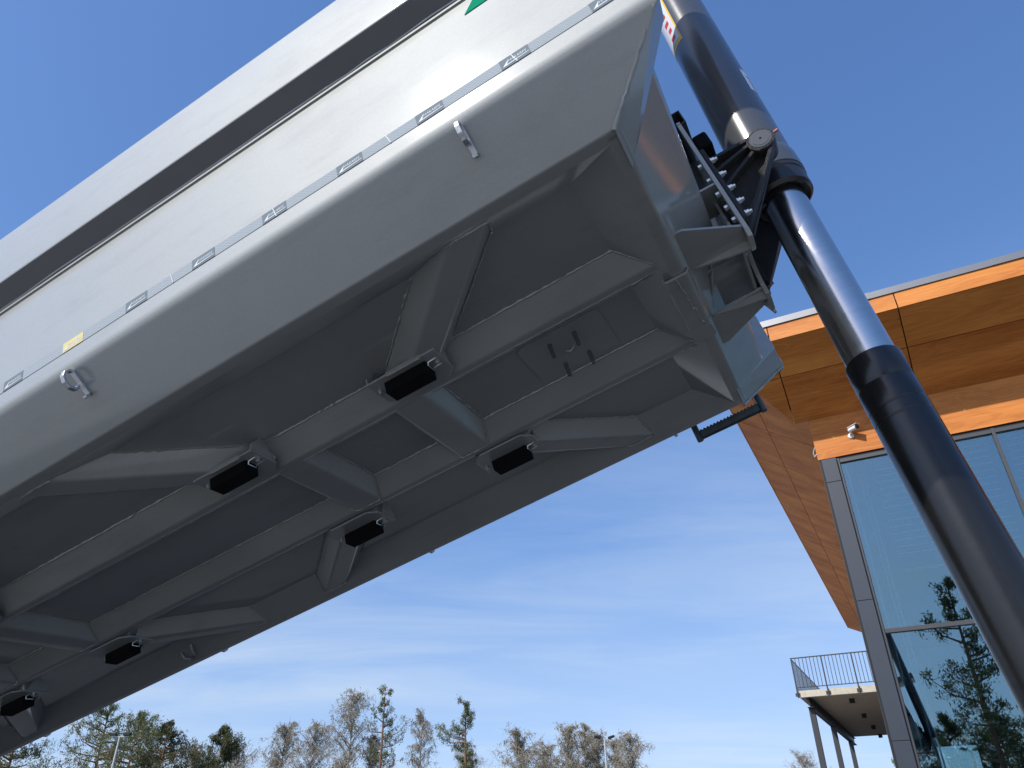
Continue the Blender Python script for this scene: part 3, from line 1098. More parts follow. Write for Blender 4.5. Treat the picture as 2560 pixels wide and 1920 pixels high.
# ------------------------------------------------- reflective tape with its printed labels
TZ0, TZ1 = 2.180, 2.230
YT = 1.487
tz = MB()
tz.box((XT, YT - 0.0018, TZ0), (0.39, YT - 0.0003, TZ1))
tape = part(tz, "reflective_tape", "reflective_tape")
hak = text_mesh("HAKARPS", 0.021, 0.25, 1.02)
hverts = [(v.co.x, v.co.y) for v in hak.vertices]
hfaces = [tuple(p.vertices) for p in hak.polygons]
wx = max(p[0] for p in hverts)
lab0 = -2.490
k = -16
lab_me = {}
while True:
    x0 = lab0 + 0.3369 * k
    k += 1
    if x0 > 0.29:
        break
    if x0 < XT:
        continue
    yel = abs(x0 + 2.153) < 0.03
    lm = MB()
    lm.box((x0, YT - 0.0030, TZ0 + 0.0005), (x0 + 0.110, YT - 0.0020, TZ1 - 0.0005))
    lo = part(lm, "tape_label", "label_yellow" if yel else "label_grey", parent=tape)
    sc = 0.070 / wx
    pm = MB()
    pm.v = [(x0 + 0.030 + x * sc, YT - 0.0038, TZ0 + 0.0215 + y * sc * 1.05) for x, y in hverts]
    pm.f = list(hfaces)
    pm.poly([(x0 + 0.006, YT - 0.0038, TZ0 + 0.008), (x0 + 0.106, YT - 0.0038, TZ0 + 0.0135), (x0 + 0.107, YT - 0.0038, TZ0 + 0.0165), (x0 + 0.024, YT - 0.0038, TZ0 + 0.0135), (x0 + 0.034, YT - 0.0038, TZ0 + 0.036)])
    part(pm, "label_print", "tape_text", parent=lo, fix=False)
# cuts between lengths of tape
for xcut in (-3.56, -3.06, -2.57, -2.073, -1.575, -1.081, -0.580, -0.074):
    cm = MB()
    cm.prism([(xcut, YT - 0.0042, TZ0), (xcut + 0.003, YT - 0.0042, TZ0), (xcut - 0.009, YT - 0.0042, TZ1), (xcut - 0.012, YT - 0.0042, TZ1)], (0, 0.0005, 0))
    part(cm, "tape_cut", "tape_text", parent=tape)
# green decal on the side wall
gd = MB()
gd.prism([(-0.171, YT - 0.003, 2.588), (0.38, YT - 0.003, 2.600), (0.38, YT - 0.003, 2.668), (-0.100, YT - 0.003, 2.668)], (0, 0.002, 0))
part(gd, "side_decal", "decal_green")

# ------------------------------------------------- trailer chassis below the body (mostly out of frame)
hd = Vector((B0.x, B0.y, 0)).normalized()
ld = Vector((-hd.y, hd.x, 0))
foot = bworld(cb_l); foot.z = 0
MC = Matrix((hd, ld, Vector((0, 0, 1)))).transposed().to_4x4()
chs = empty("trailer_chassis", Matrix.Translation(foot) @ MC)
tag(chs, "dark steel trailer chassis on twin axles under the raised tipper body", "trailer")
for s in (-1, 1):
    mb = MB(); mb.box((-8.0, s * 0.40 - 0.05, 0.80), (0.35, s * 0.40 + 0.05, 1.02))
    mb.build("frame_rail", "black_satin", chs, bevel=0.004)
for x in (-7.6, -6.0, -4.4, -2.8, -1.2, 0.0):
    mb = MB(); mb.box((x - 0.06, -0.35, 0.84), (x + 0.06, 0.35, 0.98))
    mb.build("cross_member", "black_satin", chs)
for x in (-6.9, -5.5):
    mb = MB(); mb.tube([(x, -1.0, 0.52), (x, 1.0, 0.52)], 0.07, 12)
    ax_ = mb.build("axle", "black_satin", chs, smooth=40)
    for s in (-1, 1):
        mb = MB()
        mb.lathe([(0.28, -0.28), (0.48, -0.28), (0.52, -0.24), (0.52, 0.24), (0.48, 0.28), (0.28, 0.28)], (x, s * 0.92, 0.52), (0, 1, 0), 40)
        wheel = mb.build("wheel", "tyre", chs, smooth=35)
        mb = MB(); mb.lathe([(0.29, -0.2), (0.29, 0.2), (0.1, 0.22)], (x, s * 0.92, 0.52), (0, 1, 0), 30)
        mb.build("rim", "galvanised", wheel, smooth=35)
mb = MB(); mb.box((-0.16, -0.35, 0.74), (0.16, 0.35, 0.80))
mb.build("cylinder_cradle", "black_satin", chs)
for s in (-1, 1):
    mb = MB(); mb.box((-7.9, min(s * 0.46, s * 1.22), 1.08), (-4.5, max(s * 0.46, s * 1.22), 1.10))
    mb.build("mudguard", "tyre", chs, bevel=0.004)
    mb = MB(); mb.box((-4.3, min(s * 0.47, s * 1.20), 0.50), (-2.6, max(s * 0.47, s * 1.20), 1.03))
    mb.build("tool_box", "tyre", chs, bevel=0.02)
    mb = MB(); mb.box((-2.5, min(s * 0.47, s * 1.20), 0.55), (0.30, max(s * 0.47, s * 1.20), 1.00))
    mb.build("side_locker", "tyre", chs, bevel=0.02)
mb = MB(); mb.box((-7.9, -0.345, 0.70), (-0.2, 0.345, 0.72))
mb.build("under_tray", "tyre", chs)

# =================================================================== the building
AZ = R(27.11)
E1 = Vector((math.cos(AZ), -math.sin(AZ), 0)); E2 = Vector((math.sin(AZ), math.cos(AZ), 0))
U = 7.0
YW = 2.0194 * U          # facade plane
XW = -0.0908 * U         # side wall
OV = 0.22 * U            # eave overhang
ZS, ZE = U, 1.1508 * U   # soffit height at wall and at eave
XE, YE = XW - OV, YW - OV
XR = 14.0                # right end
YB = 36.2                # rear wall
OBD = Vector((XW, YW, -CAM.z))
M_BLD = Matrix.Translation(CAM + E1 * OBD.x + E2 * OBD.y + Vector((0, 0, OBD.z))) @ Matrix((E1, E2, Vector((0, 0, 1)))).transposed().to_4x4()
bld = empty("showroom_building", M_BLD)
tag(bld, "glass fronted building with flared wood panelled eaves and grey corner column", "building")


def TD(p):
    return Vector(p) - OBD


def dpart(mb, name, material, parent=None, **kw):
    return mb.build(name, material, parent or bld, xf=TD, **kw)


def slab(pts, nrm, th):
    nrm = Vector(nrm).normalized() * th
    m = MB(); m.loft([[Vector(p) for p in pts], [Vector(p) + nrm for p in pts]])
    return m


def front_pt(x, t):     # on the sloped front soffit, t=0 eave, t=1 wall
    return (x, YE + OV * t, ZE + (ZS - ZE) * t)


def side_pt(y, t):
    return (XE + OV * t, y, ZE + (ZS - ZE) * t)


GAP = 0.010
nf = (0, -(ZE - ZS), -OV)     # outward (down) normal of the front soffit, for panel thickness we go inwards
nin = Vector((0, (ZE - ZS), OV)).normalized()
nis = Vector(((ZE - ZS), 0, OV)).normalized()
tj = 0.432
xj = [-0.89 + 2.25 * i for i in range(0, 7)]
xj_full = xj + [XR]


def hip_x(t):
    return XE + OV * t


for ta, tb in ((0.0, tj), (tj, 1.0)):
    edges = [None] + xj_full
    for i in range(len(edges) - 1):
        t0, t1 = ta + (0.004 if ta > 0 else 0), tb - 0.004
        xr = edges[i + 1] - GAP
        if edges[i] is None:
            pa, pb = hip_x(t0) + GAP, hip_x(t1) + GAP
            if pa > xr:
                continue
            pb = min(pb, xr)
            pts = [front_pt(pa, t0), front_pt(xr, t0), front_pt(xr, t1), front_pt(pb, t1)]
        else:
            pts = [front_pt(edges[i] + GAP, t0), front_pt(xr, t0), front_pt(xr, t1), front_pt(edges[i] + GAP, t1)]
        dpart(slab(pts, nin, 0.02), "soffit_panel", "wood")
# the narrow panel left of the first joint is covered above; side eave
yj = [17.6 + 2.13 * i for i in range(-1, 10)]
yend_e = YB + OV


def hip_y0(t):
    return YE + OV * t


def hip_y1(t):
    return yend_e - OV * t


ts = 0.401
for ta, tb in ((0.0, ts), (ts, 1.0)):
    edges = [None] + [y for y in yj if YW < y < YB] + [None]
    for i in range(len(edges) - 1):
        t0, t1 = ta + (0.004 if ta > 0 else 0), tb - 0.004
        ya0 = hip_y0(t0) + GAP if edges[i] is None else edges[i] + GAP
        ya1 = hip_y0(t1) + GAP if edges[i] is None else edges[i] + GAP
        yb0 = hip_y1(t0) if edges[i + 1] is None else edges[i + 1] - GAP
        yb1 = hip_y1(t1) if edges[i + 1] is None else edges[i + 1] - GAP
        pts = [side_pt(ya0, t0), side_pt(yb0, t0), side_pt(yb1, t1), side_pt(ya1, t1)]
        dpart(slab(pts, nis, 0.02), "soffit_panel", "wood")
# dark backing behind the joints and the roof deck above
mb = MB()
bk = [(XE + 0.02, YE + 0.02, ZE + 0.03), (XR, YE + 0.02, ZE + 0.03), (XR, YW + 0.1, ZS + 0.05), (XW + 0.1, YW + 0.1, ZS + 0.05)]
mb.poly(bk)
mb.poly([(XE + 0.02, YE + 0.02, ZE + 0.03), (XW + 0.1, YW + 0.1, ZS + 0.05), (XW + 0.1, YB, ZS + 0.05), (XE + 0.02, yend_e - 0.02, ZE + 0.03)])
dpart(mb, "soffit_backing", "gasket", fix=False)
ZFT, ZTOP = 1.197 * U, 1.2164 * U
mb = MB()
mb.box((XE + 0.03, YE + 0.03, ZFT - 0.1), (XR, yend_e - 0.03, ZFT + 0.02))
dpart(mb, "roof_deck", "flashing")
# fascia boards
edges = [XE] + xj_full
for i in range(len(edges) - 1):
    mb = MB(); mb.box((edges[i] + (GAP if i else 0), YE - 0.02, ZE - 0.004), (edges[i + 1] - GAP, YE, ZFT))
    dpart(mb, "fascia_panel", "wood")
edges = [YE] + [y for y in yj if y > YE + 0.5 and y < yend_e] + [yend_e]
for i in range(len(edges) - 1):
    mb = MB(); mb.box((XE - 0.02, edges[i] + GAP, ZE - 0.004), (XE, edges[i + 1] - GAP, ZFT))
    dpart(mb, "fascia_panel", "wood")
# metal flashing in lengths
fx = [XE - 0.04, -1.05, 0.95, 2.95, 4.95, 6.95, XR]
for i in range(len(fx) - 1):
    mb = MB()
    j = 0.004 * (i % 2)
    mb.box((fx[i] + 0.002, YE - 0.045 - j, ZFT + 0.002), (fx[i + 1] + 0.03, YE - 0.02 + 0.10, ZTOP + j))
    dpart(mb, "roof_flashing", "flashing")
mb = MB(); mb.box((XE - 0.045, YE - 0.02, ZFT + 0.002), (XE + 0.08, yend_e, ZTOP - 0.003))
dpart(mb, "roof_flashing", "flashing")

# wood band above the glass
ZBB = 0.8775 * U
edges = [XW] + [x for x in (5.0, 9.5)] + [XR]
for i in range(len(edges) - 1):
    mb = MB(); mb.box((edges[i] + (GAP if i else 0), YW, ZBB), (edges[i + 1] - GAP, YW + 0.02, ZS + 0.01))
    dpart(mb, "wall_panel", "wood")
# side wall, rear wall (with an opening) and roof interior
mb = MB()
mb.box((XW + 0.012, YW + 0.022, -CAM.z), (XW + 0.2, YB, ZS + 0.04))
dpart(mb, "side_wall", "column_grey")
RWX0, RWX1, RWZ1 = 0.064, 1.425, 2.97
mb = MB()
mb.box((XW + 0.2, YB - 0.2, -CAM.z), (RWX0, YB, ZS)); mb.box((RWX1, YB - 0.2, -CAM.z), (XR, YB, ZS))
mb.box((RWX0, YB - 0.2, RWZ1), (RWX1, YB, ZS)); mb.box((RWX0, YB - 0.2, -CAM.z), (RWX1, YB, -0.6))
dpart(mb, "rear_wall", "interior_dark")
mb = MB(); mb.box((RWX0, YB - 0.12, -0.6), (RWX1, YB - 0.10, RWZ1))
dpart(mb, "rear_window", "clear_glass")
mb = MB(); mb.box((XR - 0.2, YW + 0.1, -CAM.z), (XR, YB, ZS))
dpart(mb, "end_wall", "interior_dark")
mb = MB(); mb.box((XW + 0.2, YW + 0.35, 6.55), (XR - 0.2, YB - 0.2, 6.6))
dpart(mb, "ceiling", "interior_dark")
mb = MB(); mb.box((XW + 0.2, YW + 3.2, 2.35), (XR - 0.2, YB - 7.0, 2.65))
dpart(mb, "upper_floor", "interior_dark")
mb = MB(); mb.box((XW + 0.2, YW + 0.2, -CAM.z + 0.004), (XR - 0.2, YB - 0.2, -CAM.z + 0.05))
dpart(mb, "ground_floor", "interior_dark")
# corner column clad in grey sheets
CX0, CX1 = -0.083 * U, -0.0455 * U
zj = [ZBB - 0.02, 5.647, 3.434, 1.246, -CAM.z]
for i in range(len(zj) - 1):
    mb = MB(); mb.box((CX0, YW - 0.03, zj[i + 1] + 0.004), (CX1, YW + 0.18, zj[i] - 0.004))
    dpart(mb, "column_sheet", "column_grey", bevel=0.004)
mb = MB(); mb.box((CX0 + 0.01, YW - 0.02, -CAM.z), (CX1 - 0.01, YW + 0.17, ZBB - 0.02))
dpart(mb, "column_core", "gasket")
mb = MB(); mb.box((XW + 0.02, YW + 0.01, -CAM.z), (CX0 - 0.004, YW + 0.16, ZBB - 0.005))
dpart(mb, "shadow_gap", "gasket")
# glazing
mull = [CX1, 2.262, 4.83, 7.40, 9.97, 12.54]
ZTR = 0.4154 * U
rows = [(-CAM.z, ZTR), (ZTR, ZBB - 0.1)]
for i, x in enumerate(mull):
    mb = MB(); w = 0.055 if i else 0.05
    mb.box((x, YW + 0.02, -CAM.z), (x + w, YW + 0.14, ZBB - 0.03))
    dpart(mb, "mullion", "frame_grey", bevel=0.003)
for i in range(len(mull)):
    xa = mull[i] + 0.056
    xb_ = mull[i + 1] - 0.001 if i + 1 < len(mull) else XR - 0.2
    for z in (ZTR, ZBB - 0.085):
        mb = MB(); mb.box((xa, YW + 0.022, z - 0.035), (xb_, YW + 0.13, z + 0.035))
        dpart(mb, "transom", "frame_grey", bevel=0.003)
    for za_, zb_ in ((-CAM.z + 0.05, ZTR - 0.036), (ZTR + 0.036, ZBB - 0.122)):
        mb = MB(); mb.box((xa - 0.0005, YW + 0.07, za_), (xb_ + 0.0005, YW + 0.08, zb_))
        dpart(mb, "glass_pane", "facade_glass")
mb = MB(); mb.box((CX1, YW + 0.03, ZBB - 0.049), (XR - 0.2, YW + 0.15, ZBB - 0.002))
dpart(mb, "head_gasket", "gasket")
# inside: blinds, strip lamps, frame posts, hanging wooden ladders, cabinets
for i in range(15):
    z = 5.98 - i * 0.125
    mb = MB(); mb.box((0.25, YW + 0.32, z), (2.15, YW + 0.36, z + 0.014))
    dpart(mb, "blind_slat", "interior_white")
for i in range(15):
    z = 5.98 - i * 0.125
    mb = MB(); mb.box((2.45, YW + 0.32, z), (4.75, YW + 0.36, z + 0.014))
    dpart(mb, "blind_slat", "interior_white")
for x, y in ((-0.20, YW + 0.25), (-0.03, YW + 1.3), (0.05, YW + 1.32)):
    mb = MB(); mb.box((x, y, -CAM.z), (x + 0.03, y + 0.03, 6.3))
    dpart(mb, "inner_post", "interior_white")
for (xa, xb_, z) in ((0.42, 1.6, 6.35), (0.34, 1.5, 4.86)):
    mb = MB(); mb.box((xa, 17.9, z), (xb_, 17.96, z + 0.04))
    dpart(mb, "strip_lamp", "interior_white")
def hang(name_z, x0, x1, y):
    fr = MB()
    for x in (x0, x1):
        fr.box((x - 0.004, y, name_z[0] - 0.1), (x + 0.004, y + 0.008, name_z[0] + 1.2))
    wr = dpart(fr, "hanging_rack", "gasket")
    for z in name_z:
        m = MB(); m.box((x0, y - 0.05, z), (x1, y + 0.05, z + 0.035))
        dpart(m, "rack_board", "interior_wood", wr)
hang((1.50, 1.67), 0.70, 1.00, 15.0)
hang((1.30, 1.40), 0.36, 0.59, 15.0)
mb = MB(); mb.box((1.7, 16.5, -1.4), (6.0, 17.4, 1.05)); dpart(mb, "display_cabinet", "frame_grey", bevel=0.02)
# small cable loop at the corner
mb = MB(); mb.tube([(XW - 0.004, YW + 0.012, 6.42), (XW - 0.05, YW, 6.32), (XW - 0.045, YW, 6.22), (XW - 0.004, YW + 0.012, 6.28)], 0.006, 6)
dpart(mb, "cable_loop", "interior_white", smooth=60)

# ------------------------------------------------- security camera on the wood band
MSC = M_BLD @ Matrix.Translation(TD((0.045, YW - 0.001, 6.50)))
cctv = empty("security_camera", MSC)
tag(cctv, "white bullet security camera mounted on the wood band above the glass", "security camera")
mb = MB(); mb.lathe([(0.055, 0), (0.055, 0.018), (0.04, 0.03), (0.02, 0.032)], (0, 0, 0), (0, -1, 0), 24)
mb.build("base", "cctv_white", cctv, smooth=35)
mb = MB(); mb.tube([(0, -0.02, 0), (0.0, -0.075, 0.01), (0.02, -0.10, 0.055)], 0.02, 12)
mb.build("arm", "cctv_white", cctv, smooth=50)
d = Vector((0.80, -0.55, 0.02)).normalized()
mb = MB(); a = Vector((-0.01, -0.09, 0.075))
mb.lathe([(0.036, 0.0), (0.042, 0.01), (0.042, 0.17), (0.040, 0.172)], a, d, 20)
hb = mb.build("housing", "cctv_white", cctv, smooth=40)
mb = MB(); mb.lathe([(0.041, 0.165), (0.043, 0.17), (0.043, 0.20), (0.03, 0.203)], a, d, 20)
mb.build("lens", "black_gloss", cctv, smooth=40)
up_ = Vector((0, 0, 1)); sd_ = d.cross(up_).normalized()
mb = MB()
sh = [a + d * t + sd_ * s * 0.046 + up_ * h for t, s, h in ((0.0, -1, 0.045), (0.0, 1, 0.045), (0.215, 1, 0.05), (0.215, -1, 0.05))]
mb.prism(sh, (0, 0, 0.006))
mb.build("sun_shade", "cctv_white", hb)

# ------------------------------------------------- balcony on steel posts
BX0, BX1, BY0, BY1, BZ = -4.34, -0.70, 33.41, 49.4, 4.694
OBL = Vector(((BX0 + BX1) / 2, BY0, -CAM.z))
bal = empty("raised_terrace", Matrix.Translation(CAM + E1 * OBL.x + E2 * OBL.y + Vector((0, 0, OBL.z))) @ Matrix((E1, E2, Vector((0, 0, 1)))).transposed().to_4x4())
tag(bal, "raised terrace with dark bar railing on steel posts beside the building", "terrace")


def lpart(mb, name, material, parent=None, **kw):
    return mb.build(name, material, parent or bal, xf=lambda p: Vector(p) - OBL, **kw)


mb = MB(); mb.box((BX0, BY0, BZ), (BX1, BY0 + 0.18, BZ + 0.24)); lpart(mb, "edge_beam", "concrete")
mb = MB(); mb.box((BX0, BY1 - 0.1, BZ), (BX1, BY1, BZ + 0.24)); lpart(mb, "edge_beam", "concrete")
yy = BY0 + 0.185
while yy < BY1 - 0.2:
    y2 = min(yy + 2.35, BY1 - 0.105)
    mb = MB(); mb.box((BX0 + 0.01, yy, BZ + 0.01), (BX1, y2 - 0.012, BZ + 0.22)); lpart(mb, "deck_board", "timber_deck")
    yy = y2
for yl in (34.87, 39.84, 44.63, 49.0):
    mb = MB(); mb.box((-2.62, yl - 0.1, BZ - 0.16), (-2.42, yl + 0.1, BZ + 0.01)); lpart(mb, "downlight", "gasket", bevel=0.01)
mb = MB()
mb.box((-4.12, BY0 + 0.2, BZ - 0.36), (-3.90, BY1 + 0.9, BZ - 0.34)); mb.box((-4.12, BY0 + 0.2, BZ - 0.02), (-3.90, BY1 + 0.9, BZ - 0.002))
mb.box((-4.02, BY0 + 0.2, BZ - 0.34), (-4.00, BY1 + 0.9, BZ - 0.02))
lpart(mb, "steel_beam", "rail_grey")
mb = MB()
mb.box((-1.10, BY0 + 0.2, BZ - 0.36), (-0.90, BY1, BZ - 0.002)); lpart(mb, "steel_beam", "rail_grey")
for yp in (33.95, 40.6, 47.9):
    for xp in (-4.01, -1.0):
        mb = MB(); mb.box((xp - 0.11, yp - 0.10, -CAM.z), (xp + 0.11, yp + 0.10, BZ - 0.37)); lpart(mb, "post", "rail_grey", bevel=0.01)
ZRT, ZRB = BZ + 1.50, BZ + 0.34
mb = MB(); mb.box((BX0 - 0.03, BY0 - 0.05, ZRT - 0.04), (BX1, BY0 - 0.01, ZRT)); lpart(mb, "top_rail", "rail_grey")
mb = MB(); mb.box((BX0 - 0.03, BY0 - 0.045, ZRB), (BX1, BY0 - 0.015, ZRB + 0.03)); lpart(mb, "bottom_rail", "rail_grey")
mb = MB(); mb.box((BX0 - 0.05, BY0 - 0.05, ZRT - 0.04), (BX0 - 0.032, BY1, ZRT)); lpart(mb, "top_rail", "rail_grey")
mb = MB(); mb.box((BX0 - 0.048, BY0 - 0.05, ZRB), (BX0 - 0.034, BY1, ZRB + 0.03)); lpart(mb, "bottom_rail", "rail_grey")
posts_x = [BX0 - 0.02, -3.20, -2.06, -0.92]
xb_ = BX0 + 0.13
i = 0
while xb_ < BX1:
    if all(abs(xb_ - px) > 0.06 for px in posts_x):
        mb = MB(); mb.box((xb_ - 0.012, BY0 - 0.036, ZRB + 0.02), (xb_ + 0.012, BY0 - 0.024, ZRT - 0.03)); lpart(mb, "baluster", "rail_grey")
    xb_ += 0.143
for px in posts_x:
    mb = MB(); mb.box((px - 0.025, BY0 - 0.055, BZ - 0.02), (px + 0.025, BY0 - 0.008, ZRT)); po = lpart(mb, "rail_post", "rail_grey")
    mb = MB(); mb.box((px - 0.09, BY0 - 0.02, BZ + 0.03), (px + 0.09, BY0 - 0.003, BZ + 0.16)); lpart(mb, "post_bracket", "rail_grey", po)
yb2 = BY0 + 0.13
while yb2 < BY1:
    mb = MB(); mb.box((BX0 - 0.046, yb2 - 0.012, ZRB + 0.02), (BX0 - 0.036, yb2 + 0.012, ZRT - 0.03)); lpart(mb, "baluster", "rail_grey")
    yb2 += 0.143


# =================================================================== things by the far edge of the yard
def at(px, py, D):
    """the point at forward distance D that the source pixel looks at"""
    v = RW @ np.array([(px - 1280) / 1842.16, (py - 960) / 1842.16, 1.0])
    v = v / v[1] * D
    return Vector(v) + CAM


def lamp_post(px, py, D, label, heads):
    p = at(px, py, D)
    root = empty("lamp_post", Matrix.Translation((p.x, p.y, 0)))
    tag(root, label, "lamp post", "lamp posts at the edge of the yard")
    h = p.z - 0.15
    mb = MB(); mb.tube([(0, 0, 0), (0, 0, h * 0.5), (0, 0, h)], [0.11, 0.09, 0.065], 12)
    mb.build("pole", "pole_grey", root, smooth=50)
    mb = MB(); mb.box((-0.62, -0.04, h - 0.03), (0.62, 0.04, h + 0.03))
    arm = mb.build("cross_arm", "pole_grey", root)
    for s, tilt in heads:
        c = Vector((s * 0.55, 0, h + 0.16))
        m = Matrix.Rotation(R(tilt), 3, 'Y')
        pts = [c + m @ Vector(q) for q in ((-0.26, -0.2, -0.09), (0.26, -0.2, -0.09), (0.26, 0.2, -0.09), (-0.26, 0.2, -0.09))]
        mb = MB(); mb.prism(pts, m @ Vector((0, 0, 0.17)))
        mb.build("floodlight", "gasket", root, bevel=0.02)


lamp_post(301, 1836, 62, "slim pale lamp post standing in front of the left pines", ((-1, 4), (1, -4)))
lamp_post(1511, 1843, 66, "slim pale twin floodlight post in front of the bare birches", ((-1, 6), (1, -16)))
lamp_post(2425, 1872, 70, "twin floodlight post seen through the showroom glass", ((-1, 5), (1, -20)))


# ------------------------------------------------- trees
def quads_at(c, size, aspect, dirs=None):
    """random oriented quads, c (N,3); dirs optional long axis"""
    n = len(c)
    a = rng.normal(size=(n, 3)) if dirs is None else dirs
    a = a / np.linalg.norm(a, axis=1, keepdims=True)
    r = rng.normal(size=(n, 3))
    b = np.cross(a, r); b /= np.linalg.norm(b, axis=1, keepdims=True) + 1e-9
    s = size if np.ndim(size) else np.full(n, size)
    a = a * s[:, None] * 0.5; b = b * s[:, None] * 0.5 * aspect
    v = np.stack([c - a - b * 0.5, c - a * 0.0 - b, c + a, c + b], axis=1).reshape(-1, 3)
    q = np.arange(4 * n).reshape(n, 4)
    return v, q


class Wood:
    """tapered branches as 4 or 5 sided tubes, batched"""

    def __init__(self):
        self.mb = MB()

    def limb(self, path, rads, n=5):
        self.mb.tube(path, rads, n, caps=False)


def pine(px, py, D, label, width, bare=0.45, dense=1.0, lean=0.0, seed=0, mat_n="needles", thin=False, pos=None, height=None):
    global rng
    rng = np.random.default_rng(100 + seed)
    if pos is None:
        p = at(px, py, D); base = Vector((p.x, p.y, 0)); H_ = p.z
    else:
        base = Vector(pos); H_ = height
    root = empty("pine_tree", Matrix.Translation(base))
    tag(root, label, "pine tree")
    w = Wood()
    tr, rr = [], []
    N = 10
    for i in range(N + 1):
        t = i / N
        tr.append((lean * t * H_ + 0.12 * math.sin(3 * t + seed), 0.1 * math.sin(2 * t + seed), H_ * t))
        rr.append(max(0.03, 0.014 * H_ * (1 - t) ** 0.8 + 0.02))
    w.limb(tr, rr, 8)
    cs, dirs, sz = [], [], []
    nb = int((30 if thin else 46) * dense)
    for b in range(nb):
        t = bare + (1 - bare) * ((b + rng.random()) / nb)
        t = min(t, 0.985)
        k = t * N; i = min(int(k), N - 1)
        o = Vector(tr[i]).lerp(Vector(tr[i + 1]), k - i)
        rel = (t - bare) / (1 - bare)
        prof = math.sin((0.26 + 0.74 * rel) * math.pi) ** 0.8 if not thin else (0.45 + 0.55 * max(0, math.sin(rel * 13 + seed))) * (1 - rel * 0.9) ** 0.6
        L = width * (0.35 + 0.75 * rng.random()) * max(0.10, prof)
        az_ = rng.random() * 2 * math.pi
        up = 0.15 + 0.75 * rel + 0.2 * rng.normal()
        d = Vector((math.cos(az_), math.sin(az_), up * 0.55)).normalized()
        mid = o + d * L * 0.55 + Vector((0, 0, -0.05 * L))
        end = o + d * L + Vector((0, 0, 0.16 * L))
        w.limb([o, mid, end], [0.05 + 0.012 * L, 0.035, 0.012], 4)
        nsub = max(3, int(8 * dense * (0.5 + L / width)))
        for s in range(nsub):
            q = 0.42 + 0.58 * (s + rng.random()) / nsub
            c = (o.lerp(mid, q / 0.55) if q < 0.55 else mid.lerp(end, (q - 0.55) / 0.45))
            off = Vector((rng.normal(), rng.normal(), abs(rng.normal()) * 0.45)) * L * 0.16
            tip = c + off
            w.limb([c, tip], [0.02, 0.008], 3)
            m = int(26 * (0.5 + 0.9 * rng.random()))
            cl = np.array(tip)[None, :] + rng.normal(size=(m, 3)) * np.array([0.17, 0.17, 0.20]) * (0.65 + 0.4 * L / width)
            cs.append(cl)
            dv = rng.normal(size=(m, 3)) * 0.7 + np.array([d.x * 0.4, d.y * 0.4, 1.0])
            dirs.append(dv)
            sz.append(rng.uniform(0.13, 0.30, m))
    w.mb.build("trunk", "bark_pine", root, smooth=60, fix=False)
    v, q = quads_at(np.concatenate(cs), np.concatenate(sz), 0.30, np.concatenate(dirs))
    mesh_fast("crown", v, q, mat_n, root)
    return root


